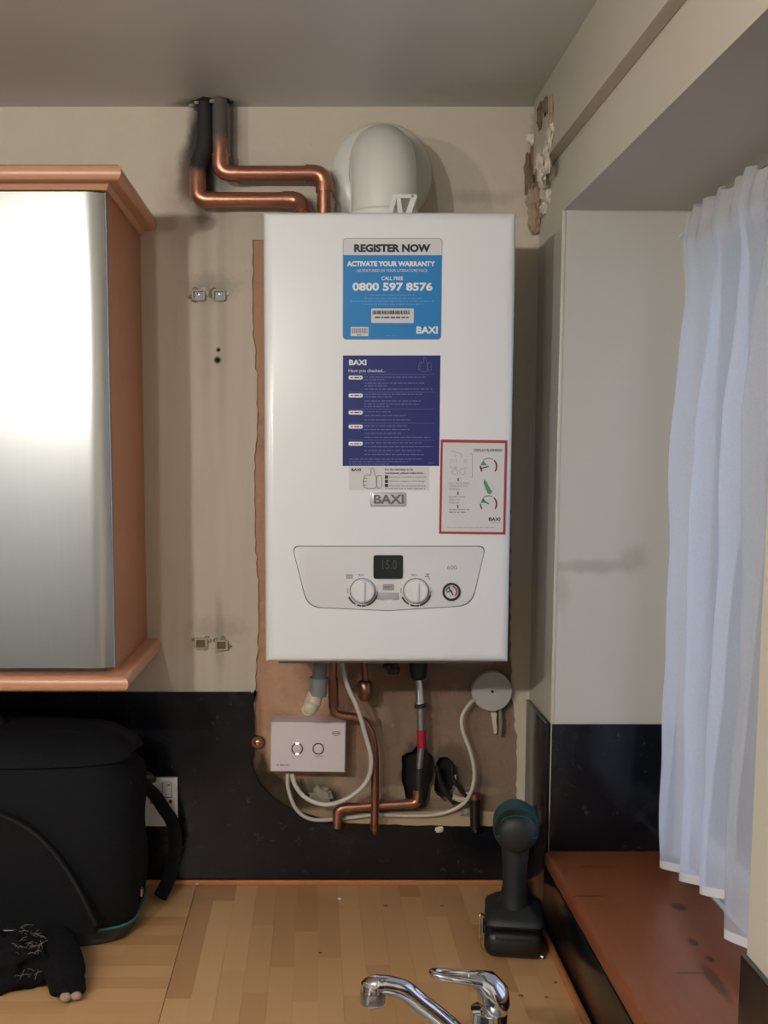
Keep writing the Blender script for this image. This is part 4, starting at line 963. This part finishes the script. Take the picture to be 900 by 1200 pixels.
# ------------------------------------------------------------------ curtain
bm = nb(); NY, NZ = 220, 60; ytop, yend = -.245, -1.06; grid = []
for j in range(NZ + 1):
    v_ = j / NZ; row = []
    for i in range(NY + 1):
        u_ = i / NY; y_ = ytop + (yend - ytop) * u_ ; y_ -= .045 * v_ * (1 - u_)
        yy = y_
        hem = 1.047 + .058 * min(1, max(0, (-yy - .30) / .32))
        if yy < -.615: hem = 1.066
        zt = 2.052 + .010 * abs(math.sin(yy * 58)) + .003 * noise.noise(Vector((yy * 60, 0, 1)))
        z_ = zt + (hem - zt) * v_
        hd = max(0, 1 - abs(v_ - .045) / .05)
        k = (.35 + .75 * min(1, v_ * 3)) * (1 - .55 * max(0, v_ - .45) / .55)
        f = math.sin(yy * 2 * math.pi / .098 + .9 * noise.noise(Vector((yy * 4, v_ * 1.2, 3))) * 2 + .5) 
        x_ = .570 - .026 * v_ + .022 * k * f + .015 * k * noise.noise(Vector((yy * 9, v_ * 2.2, 7))) + .004 * noise.noise(Vector((yy * 26, v_ * 9, 2)))
        if v_ < .12: x_ += .006 * math.sin(yy * 2 * math.pi / .028) * (1 - v_ / .12)
        x_ -= .010 * hd
        row.append(bm.verts.new((min(x_, .594), yy, z_)))
    grid.append(row)
for j in range(NZ):
    for i in range(NY): bm.faces.new((grid[j][i], grid[j][i + 1], grid[j + 1][i + 1], grid[j + 1][i]))
hem_line = [v.co.copy() for v in grid[-1]]; top_line = [v.co.copy() for v in grid[0]]; r3 = [v.co.copy() for v in grid[3]]
CT = thing('curtain', 'sheer white net curtain hanging in folds across the window', 'curtain', (.57, -.6, SOF))
me_o = link('net_panel', bm, mat_curtain(), CT, ang=180); me_o.data.transform(Matrix.Translation(-Vector(CT.location)))
bm = nb()
for i in range(NY):
    a, b = hem_line[i], hem_line[i + 1]; up_ = Vector((0, 0, .013)); o2 = Vector((-.0008, 0, 0))
    bm.faces.new([bm.verts.new(q_) for q_ in (a + o2, b + o2, b + o2 + up_, a + o2 + up_)])
bmesh.ops.remove_doubles(bm, verts=bm.verts[:], dist=1e-5)
h_ = link('hem', bm, simple('hem_white', (.80, .82, .88), .8), CT, ang=180); h_.data.transform(Matrix.Translation(-Vector(CT.location)))
bm = nb(); add_tube(bm, [(.578, YR - .004, 2.036), (.578, YN + .001, 2.036)], .004, 8); h_ = link('rod', bm, WPLAST, CT); h_.data.transform(Matrix.Translation(-Vector(CT.location)))

# ------------------------------------------------------------------ tool bag
BG = thing('tool_bag', 'large black canvas tool bag with teal piping on the left worktop', 'bag', (-.618, -.165, WT)); 
def super_ring(bm, cx, cy, a, b, z, n=72, p=4.5, wob=0, seed=0):
    o = []
    for i in range(n):
        t = 2 * math.pi * i / n; c_, s_ = math.cos(t), math.sin(t)
        k = (abs(c_) ** p + abs(s_) ** p) ** (-1 / p)
        w_ = 1 + wob * noise.noise(Vector((c_ * 2, s_ * 2, z * 9 + seed)))
        o.append(bm.verts.new((cx + a * c_ * k * w_, cy + b * s_ * k * w_, z)))
    return o
def loft(name, rings, m, parent, sub=1):
    bm = nb(); L = [super_ring(bm, *r_) for r_ in rings]
    for A, B in zip(L, L[1:]):
        n = len(A)
        for i in range(n): bm.faces.new((A[i], A[(i + 1) % n], B[(i + 1) % n], B[i]))
    bm.faces.new(L[0][::-1]); bm.faces.new(L[-1]); return link(name, bm, m, parent, ang=50)
aw, bd_ = .315, .118
loft('base', [(0, 0, aw * .96, bd_ * .95, .0005, 72, 5, 0, 0), (0, 0, aw * .985, bd_ * .985, .006, 72, 5, 0, 0), (0, 0, aw, bd_, .028, 72, 5, 0, 0)], BAGBASE, BG)
loft('body', [(0, 0, aw * (1 + .035 * math.sin(k / 14 * math.pi)) * (1 if k < 13 else .96), bd_ * (1 + .10 * math.sin(k / 14 * math.pi)) * (1 if k < 13 else .92), .0285 + .272 * k / 14, 72, 5, .035, 3) for k in range(15)], BLACKF, BG)
pr = nb(); pp = [];
for i in range(73):
    t = 2 * math.pi * i / 72; c_, s_ = math.cos(t), math.sin(t); k = (abs(c_) ** 5 + abs(s_) ** 5) ** (-.2); pp.append((aw * c_ * k * 1.012, bd_ * s_ * k * 1.02, .0295))
add_tube(pr, pp, .0024, 6); link('piping', pr, TEAL, BG, ang=60)
loft('lid', [(0, .0, aw * 1.0, bd_ * 1.0, .300, 72, 4, .05, 8), (0, 0, aw * .97, bd_ * .9, .318, 72, 4, .06, 8), (0, .01, aw * .86, bd_ * .66, .338, 72, 3, .08, 8), (0, .015, aw * .6, bd_ * .3, .346, 72, 3, .08, 8)], BLACKF, BG)
# front pocket with arched flap
pk = []
for i in range(25):
    t = i / 24; x_ = -.22 + .49 * t; pk.append((x_, .045 + (.195 * (1 - abs(2 * t - 1) ** 3.2)) + .01 * t))
pts2 = [(pk[0][0], .04)] + pk + [(pk[-1][0], .04)]
pkt = prism('front_pocket', pts2, -.148, -.11, BLACKF, BG, bev=.003)
tube('pocket_trim', [(x_, -.1485, z_) for x_, z_ in pk], .004, BLACKP, pkt, 6)
tube('handle', spline([(-.16, .0, .335), (-.15, -.01, .362), (-.08, -.015, .378), (.03, -.012, .374), (.08, -.005, .355), (.09, 0, .330)], 6), .010, BLACKF, BG, 10)
tube('carry_strap', spline([(.12, -.03, .325), (.22, -.035, .328), (.28, -.02, .29), (.315, .03, .235), (.333, .07, .20), (.345, .10, .165), (.358, .12, .13), (.362, .12, .08), (.350, .10, .03), (.340, .07, .012)], 8), .0125, BLACKF, BG, 8, ((0, 1, 0), .25))
blob('buckle', (.318, .05, .236), (.022, .010, .012), BLACKP, BG, sub=2, amp=.25)
bm = nb(); add_box(bm, .3245, .3285, -.052, -.038, .062, .076, .002); link('rivet', bm, STEEL, BG)
lbx = -.466 - BG.location.x
bm = nb(); add_box(bm, lbx - .028, lbx + .004, -.158, -.1485, .033, .052, .002); link('buckle', bm, STEEL, BG, label='steel buckle at the front')

# ------------------------------------------------------------------ gloves
def G(px, py, h): v_ = PZ(px, py, WT + h); return (v_.x, v_.y, v_.z)
GV = thing('work_glove', 'black knitted work glove with pale worn fingertips lying before the bag', 'glove', (G(74, 1130, 0)[0], G(74, 1130, 0)[1], WT)); o_ = Vector(GV.location)
g = lambda px, py, h: Vector(G(px, py, h)) - o_
bm = nb()
add_tube(bm, [g(66, 1092, .040), g(69, 1108, .038), g(72, 1124, .030), g(76, 1140, .022), g(78, 1150, .017)], [.026, .030, .033, .032, .026], 20, ((0, 0, 1), .6))
for a_, b_, c__, r_ in (((63, 1142, .018), (64, 1155, .016), (66, 1164, .012), .0098), ((72, 1144, .019), (75, 1158, .016), (77, 1167, .012), .0105), ((81, 1144, .019), (85, 1157, .016), (87, 1166, .012), .0105), ((88, 1140, .018), (93, 1153, .015), (94, 1162, .011), .0095), ((60, 1122, .020), (53, 1136, .016), (52, 1146, .012), .0105)):
    add_tube(bm, spline([g(*a_), g(*b_), g(*c__)], 4), [r_ * 1.15] * 4 + [r_] * 4 + [r_ * .75], 12)
for v_ in bm.verts: v_.co.z = max(v_.co.z, .001)
tmp = link('fabric', bm, KNIT, None); md = tmp.modifiers.new('r', 'REMESH'); md.mode = 'VOXEL'; md.voxel_size = .0022; md.use_smooth_shade = True
sm_ = tmp.modifiers.new('s', 'SMOOTH'); sm_.iterations = 4
dg = bpy.context.evaluated_depsgraph_get(); dg.update(); m2 = bpy.data.meshes.new_from_object(tmp.evaluated_get(dg)); bpy.data.objects.remove(tmp)
gf = bpy.data.objects.new('fabric', m2); COL.objects.link(gf); gf.parent = GV
for p_ in m2.polygons: p_.use_smooth = True
for q_, r_ in (((77, 1168, .0105), .0092), ((89, 1166.5, .0105), .0085)): blob('fingertip', g(*q_), (r_, r_, r_ * .8), TIPM, GV, sub=2, amp=.2)
# crumpled fleece beside it
bm = nb(); add_blob(bm, (0, 0, 0), (.080, .050, .048), 5, .3, 2.2, 4)
for v_ in bm.verts:
    v_.co += v_.co.normalized() * (.010 * noise.noise(v_.co * 38) + .004 * noise.noise(v_.co * 110))
    v_.co.z = max(v_.co.z, -.0295)
cx_, cy_, _z = G(2, 1150, 0)
FG = thing('fleece_cloth', 'crumpled black fleece cloth at lower left with pale frayed threads', 'cloth', (cx_, cy_, WT + .03))
from mathutils.bvhtree import BVHTree
bv = BVHTree.FromBMesh(bm)
link('cloth', bm, KNIT, FG, ang=180)
bm = nb(); rt = random.Random(5)
for i in range(170):
    a = G(rt.uniform(22, 50), rt.uniform(1092, 1166), .062 - .02 * rt.random()); a = Vector(a) - Vector(FG.location); hit = bv.ray_cast(Vector((a.x, a.y, .2)), Vector((0, 0, -1)))
    if hit[0] is None: continue
    a = hit[0] + Vector((0, 0, .0005)); d = Vector((rt.uniform(-1, 1), rt.uniform(-.5, .3), rt.uniform(-.1, .5))).normalized() * rt.uniform(.006, .018)
    add_tube(bm, [a, a + d * .5 + Vector((0, 0, .002)), a + d], .00022, 4)
lt = link('frayed_threads', bm, LINT, FG, label='pale frayed threads'); lt['kind'] = 'stuff'

# ------------------------------------------------------------------ cordless drill
dl = PZ(605, 1128, WT)
DRZ = R(-9)
DR = thing('cordless_drill', 'teal and black cordless drill standing on its battery on the worktop', 'drill', (dl.x + .006, dl.y + .062, WT), rz=DRZ)
bm = nb(); add_box(bm, -.047, .047, -.060, .060, .0005, .046, .017, 4); bt_ = link('battery', bm, BLACKP, DR)
for sx in (-1, 1): box('release_button', sx * .0465 - .003, sx * .0465 + .003, -.03, .0, .03, .044, DRILLG, bt_, bev=.001)
bm = nb(); add_box(bm, -.030, .030, -.0615, -.0595, .034, .040, .001); link('rail_line', bm, DRILLG, bt_)
bm = nb(); add_box(bm, -.048, .048, -.062, .058, .047, .082, .016, 4)
for v_ in bm.verts:
    if v_.co.z > .060: k_ = (v_.co.z - .060) / .022; v_.co.x *= 1 - .50 * k_; v_.co.y *= 1 - .45 * k_
link('foot', bm, DRILLG, DR)
bm = nb(); add_tube(bm, [(0, -.008, .066), (0, -.014, .085), (0, -.016, .11), (0, -.018, .14), (0, -.016, .17), (0, -.01, .19)], [.034, .023, .0195, .0195, .022, .025], 20, ((0, 1, 0), 1.15)); link('handle', bm, DRILLG, DR, ang=60)
hz = .206
lathe('motor_housing', [(0, -.062), (.020, -.060), (.0285, -.055), (.033, -.046), (.0358, -.03), (.0365, -.012), (.0365, .015), (.031, .04), (.024, .055), (.021, .060)], (0, -.005, hz), (0, 1, -.05), TEALP, DR, 36)
rc_ = lathe('rear_cap', [(0, .0665), (.012, .066), (.024, .0625), (.0305, .055), (.0335, .044), (.0345, .038), (.0345, .034)], (0, -.005, hz), (0, -1, .05), DRILLG, DR, 36)
bm = nb()
for i in range(12):
    a = R(200 + i * 140 / 11); q_ = Matrix.Rotation(a, 4, 'Y'); p0 = Vector((math.cos(a) * .026, -.0665, hz + .008 + math.sin(a) * .026))
    add_tube(bm, [p0, p0 + Vector((math.cos(a) * .006, .006, math.sin(a) * .006))], .0012, 5)
link('vent_rib', bm, TEALP, rc_)
tube('cap_seam', [(.026 * math.cos(R(a)), -.0665, hz + .016 + .018 * math.sin(R(a))) for a in range(20, 161, 10)], .0008, TEALP, rc_, 5)
box('side_grip', .028, .0365, -.02, .04, hz - .008, hz + .02, DRILLG, DR, bev=.003)
lathe('torque_ring', [(.022, 0), (.0255, .004), (.0255, .022), (.022, .026), (0, .026)], (0, .054, hz - .008), (0, 1, -.14), BLACKP, DR, 28)
lathe('chuck', [(.021, 0), (.021, .018), (.016, .032), (.008, .04), (0, .04)], (0, .079, hz - .012), (0, 1, -.14), BLACKP, DR, 24)
box('trigger', -.008, .008, -.0, .020, .145, .178, BLACKP, DR, bev=.004)
tube('belt_hook', spline([(-.047, -.03, .060), (-.054, -.034, .064), (-.0535, -.04, .045), (-.0535, -.045, .02), (-.050, -.047, .010)], 5), .0016, BRASS, DR, 8)
tube('drill_nub', [(.030, -.045, .012), (.046, -.05, .006)], .003, STEEL, DR, 8)

# ------------------------------------------------------------------ sink and tap
SK2 = thing('sink', 'stainless steel inset sink below the mixer tap', 'sink', ((SX0 + SX1) / 2, (SY0 + SY1) / 2, WT)); o_ = Vector(SK2.location)
bm = nb(); rim0 = rrect(SX0 - .012, SX1 + .012, SY0 - .012, SY1 + .012, .03, 5); bowl = rrect(SX0 + .03, SX1 - .13, SY0 + .03, SY1 - .05, .05, 5)
lv = [(rim0, .0005), (rim0, .0025), (bowl, .0035), (bowl, -.15)]
L = [[bm.verts.new((x_ - o_.x, y_ - o_.y, z_)) for x_, y_ in r_] for r_, z_ in lv]
for A, B in zip(L, L[1:]):
    for i in range(len(A)): bm.faces.new((A[i], A[(i + 1) % len(A)], B[(i + 1) % len(A)], B[i]))
bm.faces.new(L[-1]); link('bowl', bm, STEEL, SK2)
lathe('waste_plug', [(.03, 0), (.03, .003), (0, .002)], (-.05, 0, -.15), (0, 0, 1), CHROME, SK2, 20)
tb = P(573, 1182, -.735); tx = tb.x
TP = thing('mixer_tap', 'chrome single lever mixer tap with looped handle in the foreground', 'tap', (tx, -.735, WT + .004)); o_ = Vector(TP.location); zj = tb.z - o_.z
lathe('body', [(.0, 0), (.026, .0), (.026, .006), (.0225, .010), (.0225, zj - .001), (.021, zj), (0, zj)], (0, 0, 0), (0, 0, 1), CHROME, TP, 32)
tl = lambda px, py, Y: P(px, py, Y) - o_
bm = nb(); add_tube(bm, [tl(586, 1196, -.735), tl(583, 1188, -.735), tl(580, 1176, -.735), tl(577, 1163, -.735), tl(570, 1153, -.735), tl(559, 1147.5, -.735), tl(548, 1145, -.735)], [.004, .0120, .0185, .0195, .0160, .0105, .0065], 28, ((0, 1, 0), 1.35)); lv_ = link('lever_cap', bm, CHROME, TP, ang=70)
lp = [tl(x_, y_, Y_) for x_, y_, Y_ in ((564, 1142, -.720), (545, 1140.5, -.717), (524, 1139, -.718), (510, 1138.5, -.724), (506, 1139.5, -.738), (511, 1143, -.750), (526, 1147, -.755), (546, 1150, -.755), (564, 1153, -.752))]
tube('lever_loop', spline(lp, 6), .0042, CHROME, TP, 12)
spp = [Vector((0, -.0, .035)), tl(545, 1225, -.74), tl(520, 1197, -.745), tl(495, 1177, -.75), tl(475, 1161, -.755), tl(458, 1155.5, -.757), tl(443, 1154.5, -.76), tl(434, 1158, -.76)]
tube('spout', spline(spp, 6), [.0125] * 12 + [.0115] * 12 + [.0115] * 12 + [.0125] * 6 + [.011], CHROME, TP, 20)
ae = tl(437, 1152, -.76)
lathe('aerator', [(0, .004), (.011, .003), (.0138, 0), (.0142, -.010), (.0138, -.024), (.0115, -.026), (.0110, -.022), (0, -.022)], ae, (0, 0, 1), CHROME, TP, 28)
lathe('aerator_ring', [(.0145, -.009), (.0149, -.012), (.0149, -.022), (.0144, -.0235)], ae, (0, 0, 1), STEEL, TP, 28)

# crumbs on the worktop
for i, (px, py, s_, m_, lab) in enumerate(((398, 1054, .0032, WPLAST, 'white plaster crumb on the worktop under the boiler'), (452, 1062, .003, DIRT, 'dark crumb on worktop straight below boiler centre'), (518, 1062, .002, DIRT, 'tiny dark crumb on worktop left of the drill handle'), (231, 1036.5, .0025, WPLAST, 'white speck on the trim beside the bag'), (375, 1117, .002, DIRT, 'tiny brown crumb on the worktop above the tap spout'), (610, 1168, .003, DIRT, 'larger brown crumb on worktop right of the tap lever'), (640, 1169, .002, DIRT, 'tiny brown crumb on worktop midway between tap and trim'), (651, 1152, .0025, DIRT, 'dark crumb on worktop beside the right hand trim'))):
    v_ = PZ(px, py, WT if i != 3 else WT + .011); c_ = blob('crumb', (v_.x, v_.y, v_.z + s_ * .45), (s_ * 1.3, s_, s_ * .5), m_, None, sub=2, amp=.5, seed=i + 50); tag(c_, lab, 'crumb')

# ------------------------------------------------------------------ the lamp that lights the room (behind the camera)
SB = thing('spotlight_bar', 'white three-bulb ceiling spotlight bar behind the camera', 'lamp', (LAMP.x - .37, LAMP.y, ZC))
box('ceiling_plate', -.42, .74, -.03, .03, -.025, -.0005, WPLAST, SB, bev=.004)
BULB = glow('bulb_glow', (1.0, .82, .62), 30)
for dx, dy, dz in ((-.37, 0, 0), (.37, 0, 0), (.69, 0, 0)):
    tube('arm', [(dx, dy, -.02), (dx, dy, -.11)], .006, WPLAST, SB); k_ = lathe('bulb_holder', [(0, 0), (.018, .002), (.02, .04), (.018, .042)], (dx, dy, -.10 - .042 + .0), (0, 0, 1), WPLAST, SB, 20)
    blob('bulb', (dx, dy, LAMP.z + dz - ZC + .045), (.012, .012, .012), BULB, SB, amp=0)
